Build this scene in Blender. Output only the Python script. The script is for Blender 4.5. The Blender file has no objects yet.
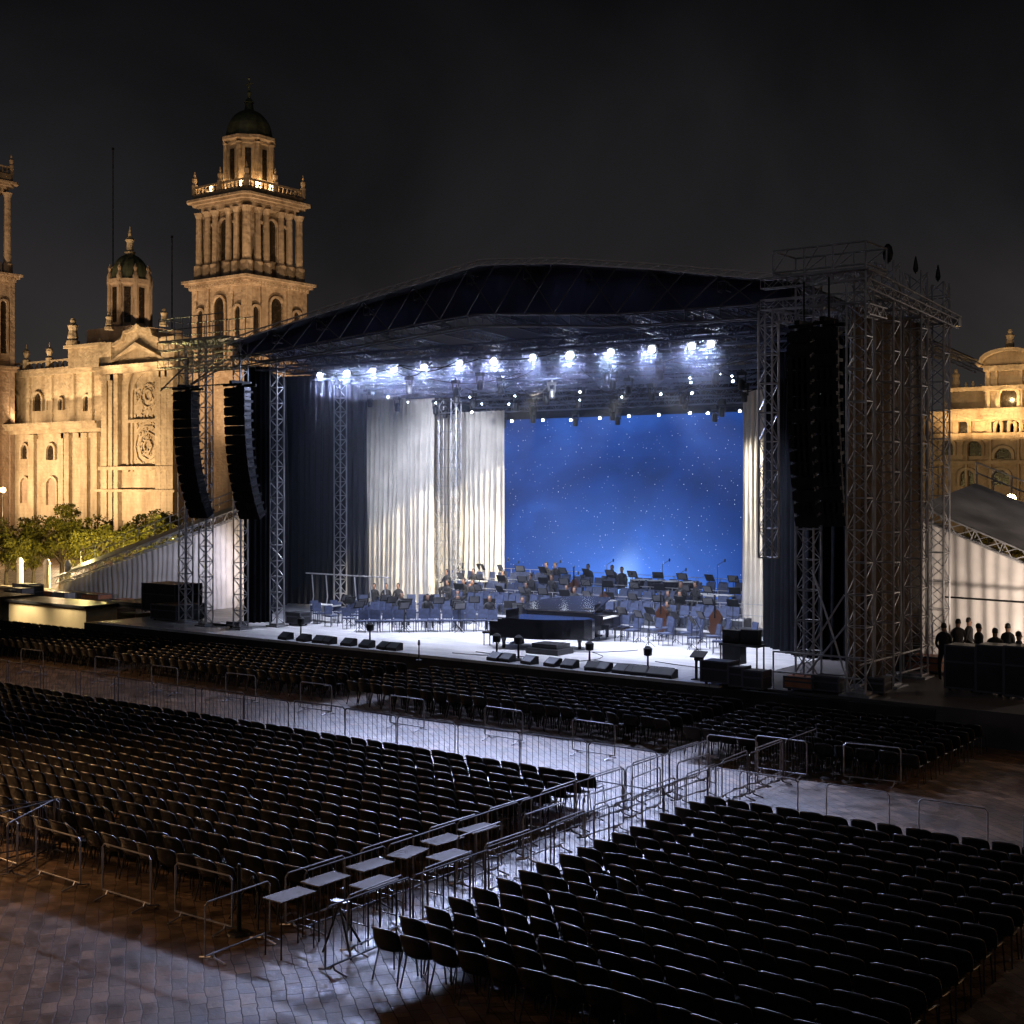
import bpy, math, random
from mathutils import Vector, Matrix
R = math.radians
random.seed(7)
S = bpy.context.scene
COL = S.collection

# ------------------------------------------------------------------ camera
F_PX, CX, HY, CAM_H, YAW = 1332.0, 512.0, 482.0, 7.2, 36.6
cam_d = bpy.data.cameras.new('camera')
cam_d.sensor_width = 36.0
cam_d.lens = 36.0 * F_PX / 1024.0
cam_d.shift_y = -(512 - HY) / 1024.0
cam_d.clip_start = 0.2
cam_d.clip_end = 3000
cam = bpy.data.objects.new('camera', cam_d)
COL.objects.link(cam)
cam.location = (0, 0, CAM_H)
cam.rotation_euler = (R(90), 0, R(YAW))
S.camera = cam
cs, sn = math.cos(R(YAW)), math.sin(R(YAW))

def onY(x, y, Y):
    """point of the plane Y=const seen at a pixel"""
    a = (x - CX) / F_PX
    t = Y / (cs + sn * a)
    return Vector((t * (-sn + cs * a), Y, CAM_H - (y - HY) * t / F_PX))

def onZ(x, y, z):
    a = (x - CX) / F_PX
    t = F_PX * (CAM_H - z) / (y - HY)
    return Vector((t * (-sn + cs * a), t * (cs + sn * a), z))

def proj(p):
    t = -sn * p[0] + cs * p[1]
    r = cs * p[0] + sn * p[1]
    return (CX + F_PX * r / t, HY + F_PX * (CAM_H - p[2]) / t, t)

# ------------------------------------------------------------------ world
S.view_settings.view_transform = 'Standard'
S.view_settings.look = 'None'
S.view_settings.exposure = 0
S.view_settings.gamma = 1
W = bpy.data.worlds.new('World'); S.world = W; W.use_nodes = True
nt = W.node_tree; nt.nodes.clear()
o_ = nt.nodes.new('ShaderNodeOutputWorld'); bg = nt.nodes.new('ShaderNodeBackground')
tc = nt.nodes.new('ShaderNodeTexCoord'); sp = nt.nodes.new('ShaderNodeSeparateXYZ')
rp = nt.nodes.new('ShaderNodeValToRGB'); nz = nt.nodes.new('ShaderNodeTexNoise')
mx = nt.nodes.new('ShaderNodeMixRGB'); mx.blend_type = 'MULTIPLY'; mx.inputs[0].default_value = 0.7
r2 = nt.nodes.new('ShaderNodeValToRGB')
nt.links.new(tc.outputs['Generated'], sp.inputs[0]); nt.links.new(sp.outputs['Z'], rp.inputs[0])
rp.color_ramp.elements[0].position = 0.0; rp.color_ramp.elements[0].color = (0.030, 0.0265, 0.026, 1)
rp.color_ramp.elements[1].position = 0.36; rp.color_ramp.elements[1].color = (0.0036, 0.0037, 0.0044, 1)
e = rp.color_ramp.elements.new(0.18); e.color = (0.0125, 0.0122, 0.0135, 1)
nt.links.new(tc.outputs['Generated'], nz.inputs['Vector'])
nz.inputs['Scale'].default_value = 3.2; nz.inputs['Detail'].default_value = 7; nz.inputs['Distortion'].default_value = 0.6
nt.links.new(nz.outputs['Fac'], r2.inputs[0])
r2.color_ramp.elements[0].position = 0.35; r2.color_ramp.elements[0].color = (0.35, 0.35, 0.35, 1)
r2.color_ramp.elements[1].position = 0.7; r2.color_ramp.elements[1].color = (1.7, 1.62, 1.58, 1)
nt.links.new(rp.outputs[0], mx.inputs[1]); nt.links.new(r2.outputs[0], mx.inputs[2])
nt.links.new(mx.outputs[0], bg.inputs[0]); bg.inputs[1].default_value = 1.0
nt.links.new(bg.outputs[0], o_.inputs[0])

# weak added fill from behind the camera, brightens roof skirt and trusses
sd = bpy.data.lights.new('front_fill', 'SUN'); sd.energy = 0.08; sd.angle = R(30); sd.color = (0.86, 0.88, 1.0)
so = bpy.data.objects.new('front_fill', sd); COL.objects.link(so); so.rotation_euler = Vector((-0.35, 0.75, -0.45)).to_track_quat('-Z', 'Y').to_euler()

S.cycles.max_bounces = 6; S.cycles.diffuse_bounces = 3; S.cycles.glossy_bounces = 3
S.cycles.transparent_max_bounces = 8; S.cycles.volume_bounces = 0
S.cycles.sample_clamp_indirect = 4; S.cycles.caustics_reflective = False; S.cycles.caustics_refractive = False

# ------------------------------------------------------------------ light power table
L_FRONT = 3900      # stage wash lamps that face the plaza
L_FLOOR = 5200      # lamps aimed at the stage floor
L_BACK = 1100
SMOKE = 0.0022
L_CHURCH = 1.0
WARM = (1.0, 0.69, 0.39)
COOL = (0.55, 0.63, 1.0)

def spot(name, loc, target, power, color, ang=60, blend=0.5, size=0.15, parent=None):
    d = bpy.data.lights.new(name, 'SPOT'); d.energy = power; d.color = color
    d.spot_size = R(ang); d.spot_blend = blend; d.shadow_soft_size = size
    o = bpy.data.objects.new(name, d); COL.objects.link(o); o.location = loc
    o.rotation_euler = (Vector(target) - Vector(loc)).to_track_quat('-Z', 'Y').to_euler()
    return o

def point(name, loc, power, color, size=0.2):
    d = bpy.data.lights.new(name, 'POINT'); d.energy = power; d.color = color; d.shadow_soft_size = size
    o = bpy.data.objects.new(name, d); COL.objects.link(o); o.location = loc
    return o

# ------------------------------------------------------------------ materials
def mat(name, color, rough=0.6, metal=0.0, noise=0.0, nscale=4.0, bump=0.0, bscale=20.0, spec=0.5, emit=None, estr=0.0, sheen=0.0, coord='Object'):
    m = bpy.data.materials.new(name); m.use_nodes = True
    n = m.node_tree.nodes; l = m.node_tree.links; b = n['Principled BSDF']
    b.inputs['Base Color'].default_value = (*color, 1); b.inputs['Roughness'].default_value = rough
    b.inputs['Metallic'].default_value = metal; b.inputs['Specular IOR Level'].default_value = spec
    if sheen: b.inputs['Sheen Weight'].default_value = sheen
    t = n.new('ShaderNodeTexCoord')
    if noise:
        z = n.new('ShaderNodeTexNoise'); z.inputs['Scale'].default_value = nscale; z.inputs['Detail'].default_value = 6
        l.new(t.outputs[coord], z.inputs['Vector'])
        r = n.new('ShaderNodeValToRGB'); r.color_ramp.elements[0].position = 0.3; r.color_ramp.elements[1].position = 0.72
        r.color_ramp.elements[0].color = (*[c * (1 - noise) for c in color], 1)
        r.color_ramp.elements[1].color = (*[min(1, c * (1 + noise)) for c in color], 1)
        l.new(z.outputs['Fac'], r.inputs[0]); l.new(r.outputs[0], b.inputs['Base Color'])
        mr = n.new('ShaderNodeMapRange'); mr.inputs['To Min'].default_value = max(0.05, rough - 0.12); mr.inputs['To Max'].default_value = min(1, rough + 0.12)
        l.new(z.outputs['Fac'], mr.inputs[0]); l.new(mr.outputs[0], b.inputs['Roughness'])
    if bump:
        z2 = n.new('ShaderNodeTexNoise'); z2.inputs['Scale'].default_value = bscale; z2.inputs['Detail'].default_value = 4
        l.new(t.outputs[coord], z2.inputs['Vector'])
        bp = n.new('ShaderNodeBump'); bp.inputs['Strength'].default_value = bump; bp.inputs['Distance'].default_value = 0.05
        l.new(z2.outputs['Fac'], bp.inputs['Height']); l.new(bp.outputs[0], b.inputs['Normal'])
    if emit:
        b.inputs['Emission Color'].default_value = (*emit, 1); b.inputs['Emission Strength'].default_value = estr
    return m

M = {}
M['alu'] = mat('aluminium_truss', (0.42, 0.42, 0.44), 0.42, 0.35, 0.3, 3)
M['steel'] = mat('galvanised_steel', (0.34, 0.34, 0.36), 0.38, 0.5, 0.35, 6)
M['black'] = mat('black_plastic', (0.010, 0.010, 0.011), 0.55, 0, 0.4, 5, spec=0.3)
M['case'] = mat('black_case_laminate', (0.018, 0.019, 0.023), 0.4, 0, 0.5, 2.5)
M['seat'] = mat('black_chair_shell', (0.009, 0.009, 0.010), 0.36, 0, 0.5, 7, spec=0.42)
M['leg'] = mat('dark_chair_steel', (0.03, 0.03, 0.033), 0.4, 0.4)
M['navy'] = mat('navy_velour', (0.005, 0.008, 0.020), 0.85, 0, 0.5, 0.9, 0.4, 6, sheen=0.1)
M['blackcloth'] = mat('black_velour', (0.003, 0.0035, 0.006), 0.95, 0, 0.5, 0.8, 0.4, 6, spec=0.1)
M['brown'] = mat('brown_tarpaulin', (0.06, 0.042, 0.031), 0.6, 0, 0.6, 1.1, 1.0, 2.5)
M['white'] = mat('ivory_drape', (0.66, 0.61, 0.53), 0.85, 0, 0.16, 1.2)
M['tent'] = mat('white_tent_fabric', (0.62, 0.58, 0.56), 0.75, 0, 0.2, 0.9)
M['roof'] = mat('grey_tent_roof', (0.24, 0.24, 0.25), 0.55, 0, 0.4, 0.7)
M['fascia'] = mat('navy_roof_skirt', (0.04, 0.055, 0.13), 0.75, 0, 0.5, 0.5, 0.4, 3)
M['darksteel'] = mat('dark_truss_metal', (0.10, 0.10, 0.12), 0.55, 0.3)  # even dark grey metal for roof truss, barriers and case trims
M['bright'] = mat('bright_tube', (0.75, 0.70, 0.68), 0.5)
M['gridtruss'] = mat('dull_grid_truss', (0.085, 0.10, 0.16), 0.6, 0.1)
M['skin_roof'] = mat('roof_membrane', (0.02, 0.022, 0.035), 0.6, 0, 0.5, 0.8)
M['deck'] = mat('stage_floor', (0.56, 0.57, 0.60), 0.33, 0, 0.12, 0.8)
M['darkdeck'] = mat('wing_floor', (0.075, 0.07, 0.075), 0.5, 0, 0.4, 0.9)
M['lens'] = mat('lamp_lens', (1, 1, 1), 0.3, emit=(0.80, 0.86, 1.0), estr=160)
M['lens2'] = mat('small_lamp_lens', (1, 1, 1), 0.3, emit=(0.78, 0.86, 1.0), estr=40)
M['warmlamp'] = mat('warm_lamp_glass', (1, 0.8, 0.5), 0.3, emit=(1.0, 0.72, 0.36), estr=22)
M['bluechair'] = mat('blue_chair_fabric', (0.045, 0.06, 0.12), 0.6, 0, 0.3, 8)
M['riser'] = mat('riser_carpet', (0.06, 0.065, 0.08), 0.7, 0, 0.3, 3)
M['edge'] = mat('riser_edge', (0.6, 0.6, 0.62), 0.5)
M['lacquer'] = mat('black_lacquer', (0.01, 0.01, 0.013), 0.12, spec=0.6)
M['wood'] = mat('piano_soundboard', (0.30, 0.13, 0.05), 0.4, 0, 0.4, 3)
M['keys'] = mat('ivory_keys', (0.75, 0.73, 0.68), 0.4)
M['papers'] = mat('sheet_music', (0.42, 0.42, 0.42), 0.7)
M['sheet'] = mat('paper_sheet', (0.16, 0.16, 0.17), 0.8)
M['tabletop'] = mat('grey_table_top', (0.022, 0.022, 0.03), 0.9, 0, 0.6, 5, 0, 0.2, 3)
M['copper'] = mat('orange_case', (0.42, 0.16, 0.08), 0.5, 0, 0.3, 3)
M['cream'] = mat('cream_panel', (0.55, 0.46, 0.30), 0.6, 0, 0.25, 0.6)
M['dome'] = mat('green_tiled_dome', (0.045, 0.052, 0.030), 0.6, 0, 0.35, 1.5)
M['glass'] = mat('dark_window', (0.02, 0.014, 0.009), 0.25, 0, 0.4, 2)
M['bark'] = mat('bark', (0.07, 0.05, 0.035), 0.9, 0, 0.4, 6)
M['kerbstone'] = mat('kerb_stone', (0.28, 0.24, 0.19), 0.8, 0, 0.3, 2)
M['clothes'] = mat('dark_work_clothes', (0.014, 0.014, 0.017), 0.85)
M['hair'] = mat('dark_hair', (0.01, 0.007, 0.005), 0.6)
M['red'] = mat('red_plastic', (0.5, 0.03, 0.02), 0.4)
M['brass'] = mat('brass', (0.7, 0.45, 0.15), 0.3, 0.9)
M['cellowood'] = mat('varnished_wood', (0.05, 0.018, 0.008), 0.3)
M['palecase'] = mat('pale_equipment_case', (0.45, 0.45, 0.48), 0.45, 0, 0.3, 2)

def leafmat(name, c1, c2):
    m = bpy.data.materials.new(name); m.use_nodes = True
    n = m.node_tree.nodes; l = m.node_tree.links; b = n['Principled BSDF']
    g = n.new('ShaderNodeNewGeometry'); r = n.new('ShaderNodeValToRGB')
    r.color_ramp.elements[0].color = (*c1, 1); r.color_ramp.elements[1].color = (*c2, 1)
    l.new(g.outputs['Random Per Island'], r.inputs[0]); l.new(r.outputs[0], b.inputs['Base Color'])
    b.inputs['Roughness'].default_value = 0.6; b.inputs['Specular IOR Level'].default_value = 0.3
    tr = n.new('ShaderNodeBsdfTranslucent'); l.new(r.outputs[0], tr.inputs[0])
    ms = n.new('ShaderNodeMixShader'); ms.inputs[0].default_value = 0.3
    l.new(b.outputs[0], ms.inputs[1]); l.new(tr.outputs[0], ms.inputs[2]); l.new(ms.outputs[0], n['Material Output'].inputs[0])
    return m
def deckmat():
    m = M['deck']; n = m.node_tree.nodes; l = m.node_tree.links; b = n['Principled BSDF']
    g = n.new('ShaderNodeNewGeometry'); br = n.new('ShaderNodeTexBrick'); l.new(g.outputs['Position'], br.inputs['Vector'])
    br.inputs['Scale'].default_value = 1; br.inputs['Brick Width'].default_value = 2.44; br.inputs['Row Height'].default_value = 1.22; br.inputs['Mortar Size'].default_value = 0.012
    br.inputs['Color1'].default_value = (1, 1, 1, 1); br.inputs['Color2'].default_value = (0.86, 0.87, 0.88, 1); br.inputs['Mortar'].default_value = (0.4, 0.4, 0.42, 1)
    z = n.new('ShaderNodeTexNoise'); z.inputs['Scale'].default_value = 0.8; z.inputs['Detail'].default_value = 10; z.inputs['Roughness'].default_value = 0.75
    mp = n.new('ShaderNodeMapping'); mp.inputs['Scale'].default_value = (0.5, 2.2, 1); l.new(g.outputs['Position'], mp.inputs[0]); l.new(mp.outputs[0], z.inputs['Vector'])
    r = n.new('ShaderNodeValToRGB'); r.color_ramp.elements[0].position = 0.36; r.color_ramp.elements[1].position = 0.6; r.color_ramp.elements[0].color = (0.42, 0.42, 0.46, 1); r.color_ramp.elements[1].color = (0.66, 0.66, 0.69, 1)
    l.new(z.outputs['Fac'], r.inputs[0]); mm = n.new('ShaderNodeMixRGB'); mm.blend_type = 'MULTIPLY'; mm.inputs[0].default_value = 1
    l.new(r.outputs[0], mm.inputs[1]); l.new(br.outputs['Color'], mm.inputs[2]); l.new(mm.outputs[0], b.inputs['Base Color'])
deckmat()
M['leaf'] = leafmat('green_leaves', (0.035, 0.036, 0.010), (0.19, 0.17, 0.025))

def stone(name, c, bw=0.9, bh=0.45, dark=0.62):
    m = bpy.data.materials.new(name); m.use_nodes = True
    n = m.node_tree.nodes; l = m.node_tree.links; b = n['Principled BSDF']
    t = n.new('ShaderNodeTexCoord'); g = n.new('ShaderNodeNewGeometry')
    s = n.new('ShaderNodeSeparateXYZ'); cb = n.new('ShaderNodeCombineXYZ'); ad = n.new('ShaderNodeMath'); ad.operation = 'ADD'
    l.new(g.outputs['Position'], s.inputs[0]); l.new(s.outputs['X'], ad.inputs[0]); l.new(s.outputs['Y'], ad.inputs[1])
    l.new(ad.outputs[0], cb.inputs['X']); l.new(s.outputs['Z'], cb.inputs['Y'])
    br = n.new('ShaderNodeTexBrick'); l.new(cb.outputs[0], br.inputs['Vector'])
    br.inputs['Scale'].default_value = 1.0; br.inputs['Brick Width'].default_value = bw; br.inputs['Row Height'].default_value = bh
    br.inputs['Mortar Size'].default_value = 0.02; br.inputs['Color1'].default_value = (*c, 1)
    br.inputs['Color2'].default_value = (*[k * 0.90 for k in c], 1); br.inputs['Mortar'].default_value = (*[k * 0.82 for k in c], 1)
    z = n.new('ShaderNodeTexNoise'); z.inputs['Scale'].default_value = 0.35; z.inputs['Detail'].default_value = 9; z.inputs['Roughness'].default_value = 0.65
    mp = n.new('ShaderNodeMapping'); mp.inputs['Scale'].default_value = (1.6, 1.6, 0.5)
    l.new(g.outputs['Position'], mp.inputs[0]); l.new(mp.outputs[0], z.inputs['Vector'])
    rr = n.new('ShaderNodeValToRGB'); rr.color_ramp.elements[0].position = 0.35; rr.color_ramp.elements[1].position = 0.62
    rr.color_ramp.elements[0].color = (dark, dark * 0.93, dark * 0.86, 1); rr.color_ramp.elements[1].color = (1, 1, 1, 1)
    l.new(z.outputs['Fac'], rr.inputs[0])
    mm = n.new('ShaderNodeMixRGB'); mm.blend_type = 'MULTIPLY'; mm.inputs[0].default_value = 1
    l.new(br.outputs['Color'], mm.inputs[1]); l.new(rr.outputs[0], mm.inputs[2]); l.new(mm.outputs[0], b.inputs['Base Color'])
    b.inputs['Roughness'].default_value = 0.9
    z3 = n.new('ShaderNodeTexNoise'); z3.inputs['Scale'].default_value = 1.6; z3.inputs['Detail'].default_value = 8; l.new(g.outputs['Position'], z3.inputs['Vector'])
    bp = n.new('ShaderNodeBump'); bp.inputs['Strength'].default_value = 0.7; bp.inputs['Distance'].default_value = 0.35
    l.new(z3.outputs['Fac'], bp.inputs['Height']); l.new(bp.outputs[0], b.inputs['Normal'])
    return m
M['stone'] = stone('cathedral_limestone', (0.44, 0.36, 0.25))
M['stone2'] = stone('tower_sandstone', (0.40, 0.30, 0.22))
M['stone3'] = stone('palace_stone', (0.40, 0.31, 0.20))

def paving():
    m = bpy.data.materials.new('wet_stone_paving'); m.use_nodes = True
    n = m.node_tree.nodes; l = m.node_tree.links; b = n['Principled BSDF']
    g = n.new('ShaderNodeNewGeometry')
    mp = n.new('ShaderNodeMapping'); mp.inputs['Rotation'].default_value = (0, 0, R(38)); l.new(g.outputs['Position'], mp.inputs[0])
    w = n.new('ShaderNodeTexNoise'); w.inputs['Scale'].default_value = 1.7; w.inputs['Detail'].default_value = 3; l.new(g.outputs['Position'], w.inputs['Vector'])
    wa = n.new('ShaderNodeVectorMath'); wa.operation = 'MULTIPLY_ADD'; wa.inputs[1].default_value = (0.13, 0.13, 0)
    l.new(w.outputs['Color'], wa.inputs[0]); l.new(mp.outputs[0], wa.inputs[2])
    br = n.new('ShaderNodeTexBrick'); l.new(wa.outputs[0], br.inputs['Vector'])
    br.inputs['Scale'].default_value = 1.0; br.inputs['Brick Width'].default_value = 0.40; br.inputs['Row Height'].default_value = 0.22
    br.inputs['Mortar Size'].default_value = 0.012; br.inputs['Mortar Smooth'].default_value = 0.7; br.inputs['Bias'].default_value = -0.1
    br.inputs['Color1'].default_value = (0.20, 0.14, 0.095, 1); br.inputs['Color2'].default_value = (0.055, 0.038, 0.027, 1); br.inputs['Mortar'].default_value = (0.04, 0.033, 0.028, 1)
    z = n.new('ShaderNodeTexNoise'); z.inputs['Scale'].default_value = 0.28; z.inputs['Detail'].default_value = 8; z.inputs['Roughness'].default_value = 0.62
    l.new(g.outputs['Position'], z.inputs['Vector'])
    rr = n.new('ShaderNodeValToRGB'); rr.color_ramp.elements[0].position = 0.38; rr.color_ramp.elements[1].position = 0.66
    rr.color_ramp.elements[0].color = (0.5, 0.47, 0.44, 1); rr.color_ramp.elements[1].color = (1.15, 1.1, 1.05, 1)
    l.new(z.outputs['Fac'], rr.inputs[0])
    mm = n.new('ShaderNodeMixRGB'); mm.blend_type = 'MULTIPLY'; mm.inputs[0].default_value = 1
    l.new(br.outputs['Color'], mm.inputs[1]); l.new(rr.outputs[0], mm.inputs[2])
    z6 = n.new('ShaderNodeTexNoise'); z6.inputs['Scale'].default_value = 2.6; z6.inputs['Detail'].default_value = 8; z6.inputs['Roughness'].default_value = 0.7; l.new(g.outputs['Position'], z6.inputs['Vector'])
    r6 = n.new('ShaderNodeValToRGB'); r6.color_ramp.elements[0].position = 0.36; r6.color_ramp.elements[1].position = 0.64
    r6.color_ramp.elements[0].color = (0.45, 0.44, 0.43, 1); r6.color_ramp.elements[1].color = (1.25, 1.2, 1.15, 1); l.new(z6.outputs['Fac'], r6.inputs[0])
    m6 = n.new('ShaderNodeMixRGB'); m6.blend_type = 'MULTIPLY'; m6.inputs[0].default_value = 1; l.new(mm.outputs[0], m6.inputs[1]); l.new(r6.outputs[0], m6.inputs[2])
    l.new(m6.outputs[0], b.inputs['Base Color'])
    z4 = n.new('ShaderNodeTexNoise'); z4.inputs['Scale'].default_value = 1.3; z4.inputs['Detail'].default_value = 9; z4.inputs['Roughness'].default_value = 0.7; l.new(g.outputs['Position'], z4.inputs['Vector'])
    r3 = n.new('ShaderNodeMapRange'); r3.inputs['From Min'].default_value = 0.35; r3.inputs['From Max'].default_value = 0.65
    r3.inputs['To Min'].default_value = 0.32; r3.inputs['To Max'].default_value = 0.62
    l.new(z4.outputs['Fac'], r3.inputs[0])
    mxr = n.new('ShaderNodeMath'); mxr.operation = 'MULTIPLY_ADD'; mxr.inputs[1].default_value = 0.3; l.new(br.outputs['Fac'], mxr.inputs[0]); l.new(r3.outputs[0], mxr.inputs[2]); l.new(mxr.outputs[0], b.inputs['Roughness'])
    sb = n.new('ShaderNodeMath'); sb.operation = 'MULTIPLY_ADD'; sb.inputs[1].default_value = -0.2; sb.inputs[2].default_value = 0.4; l.new(br.outputs['Fac'], sb.inputs[0]); l.new(sb.outputs[0], b.inputs['Specular IOR Level'])
    ad = n.new('ShaderNodeMath'); ad.operation = 'MULTIPLY_ADD'; ad.inputs[1].default_value = -0.12; l.new(br.outputs['Fac'], ad.inputs[0]); l.new(z6.outputs['Fac'], ad.inputs[2])
    bp = n.new('ShaderNodeBump'); bp.inputs['Strength'].default_value = 0.5; bp.inputs['Distance'].default_value = 0.018
    l.new(ad.outputs[0], bp.inputs['Height']); l.new(bp.outputs[0], b.inputs['Normal'])
    return m
M['paving'] = paving()

def star_screen(x0, x1, z0, z1):
    """LED wall picture: blue night sky with stars and a glow low at its middle"""
    m = bpy.data.materials.new('starry_led_picture'); m.use_nodes = True
    n = m.node_tree.nodes; l = m.node_tree.links; b = n['Principled BSDF']
    t = n.new('ShaderNodeTexCoord')
    z = n.new('ShaderNodeTexNoise'); z.inputs['Scale'].default_value = 2.6; z.inputs['Detail'].default_value = 6; z.inputs['Distortion'].default_value = 0.5
    l.new(t.outputs['Generated'], z.inputs['Vector'])
    r = n.new('ShaderNodeValToRGB'); r.color_ramp.elements[0].position = 0.28; r.color_ramp.elements[1].position = 0.74
    r.color_ramp.elements[0].color = (0.005, 0.024, 0.13, 1); r.color_ramp.elements[1].color = (0.022, 0.11, 0.52, 1)
    e = r.color_ramp.elements.new(0.5); e.color = (0.009, 0.048, 0.26, 1)
    l.new(z.outputs['Fac'], r.inputs[0])
    v = n.new('ShaderNodeTexVoronoi'); v.inputs['Scale'].default_value = 62; l.new(t.outputs['Object'], v.inputs['Vector']); v.inputs['Scale'].default_value = 6.5
    c = n.new('ShaderNodeMath'); c.operation = 'LESS_THAN'; c.inputs[1].default_value = 0.125; l.new(v.outputs['Distance'], c.inputs[0])
    sc = n.new('ShaderNodeSeparateXYZ'); l.new(v.outputs['Color'], sc.inputs[0])
    pw = n.new('ShaderNodeMath'); pw.operation = 'POWER'; pw.inputs[1].default_value = 3; l.new(sc.outputs['X'], pw.inputs[0])
    mu = n.new('ShaderNodeMath'); mu.operation = 'MULTIPLY'; l.new(c.outputs[0], mu.inputs[0]); l.new(pw.outputs[0], mu.inputs[1])
    # glow of the picture
    gl = n.new('ShaderNodeTexGradient'); gl.gradient_type = 'SPHERICAL'
    mp = n.new('ShaderNodeMapping'); mp.vector_type = 'TEXTURE'
    mp.inputs['Location'].default_value = (0.54, 0.5, 0.10); mp.inputs['Scale'].default_value = (0.62, 5, 0.68); mp.inputs['Rotation'].default_value = (0, R(-25), 0)
    l.new(t.outputs['Generated'], mp.inputs[0]); l.new(mp.outputs[0], gl.inputs[0])
    g2 = n.new('ShaderNodeTexGradient'); g2.gradient_type = 'SPHERICAL'
    mp2 = n.new('ShaderNodeMapping'); mp2.vector_type = 'TEXTURE'
    mp2.inputs['Location'].default_value = (0.515, 0.5, 0.10); mp2.inputs['Scale'].default_value = (0.10, 5, 0.30); mp2.inputs['Rotation'].default_value = (0, R(12), 0)
    l.new(t.outputs['Generated'], mp2.inputs[0]); l.new(mp2.outputs[0], g2.inputs[0])
    def addc(src, fac, col, p):
        q = n.new('ShaderNodeMath'); q.operation = 'POWER'; q.inputs[1].default_value = p; l.new(fac, q.inputs[0])
        a = n.new('ShaderNodeMixRGB'); a.blend_type = 'ADD'; a.inputs[2].default_value = (*col, 1)
        l.new(q.outputs[0], a.inputs[0]); l.new(src, a.inputs[1]); return a.outputs[0]
    s1 = addc(r.outputs[0], gl.outputs['Fac'], (0.10, 0.24, 0.80), 1.6)
    s2 = addc(s1, g2.outputs['Fac'], (0.5, 0.75, 0.9), 1.8)
    s3 = addc(s2, mu.outputs[0], (1.0, 1.0, 1.0), 1.0)
    b.inputs['Base Color'].default_value = (0.004, 0.006, 0.014, 1); b.inputs['Roughness'].default_value = 0.8; b.inputs['Specular IOR Level'].default_value = 0.1
    l.new(s3, b.inputs['Emission Color']); b.inputs['Emission Strength'].default_value = 1.0
    return m

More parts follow.
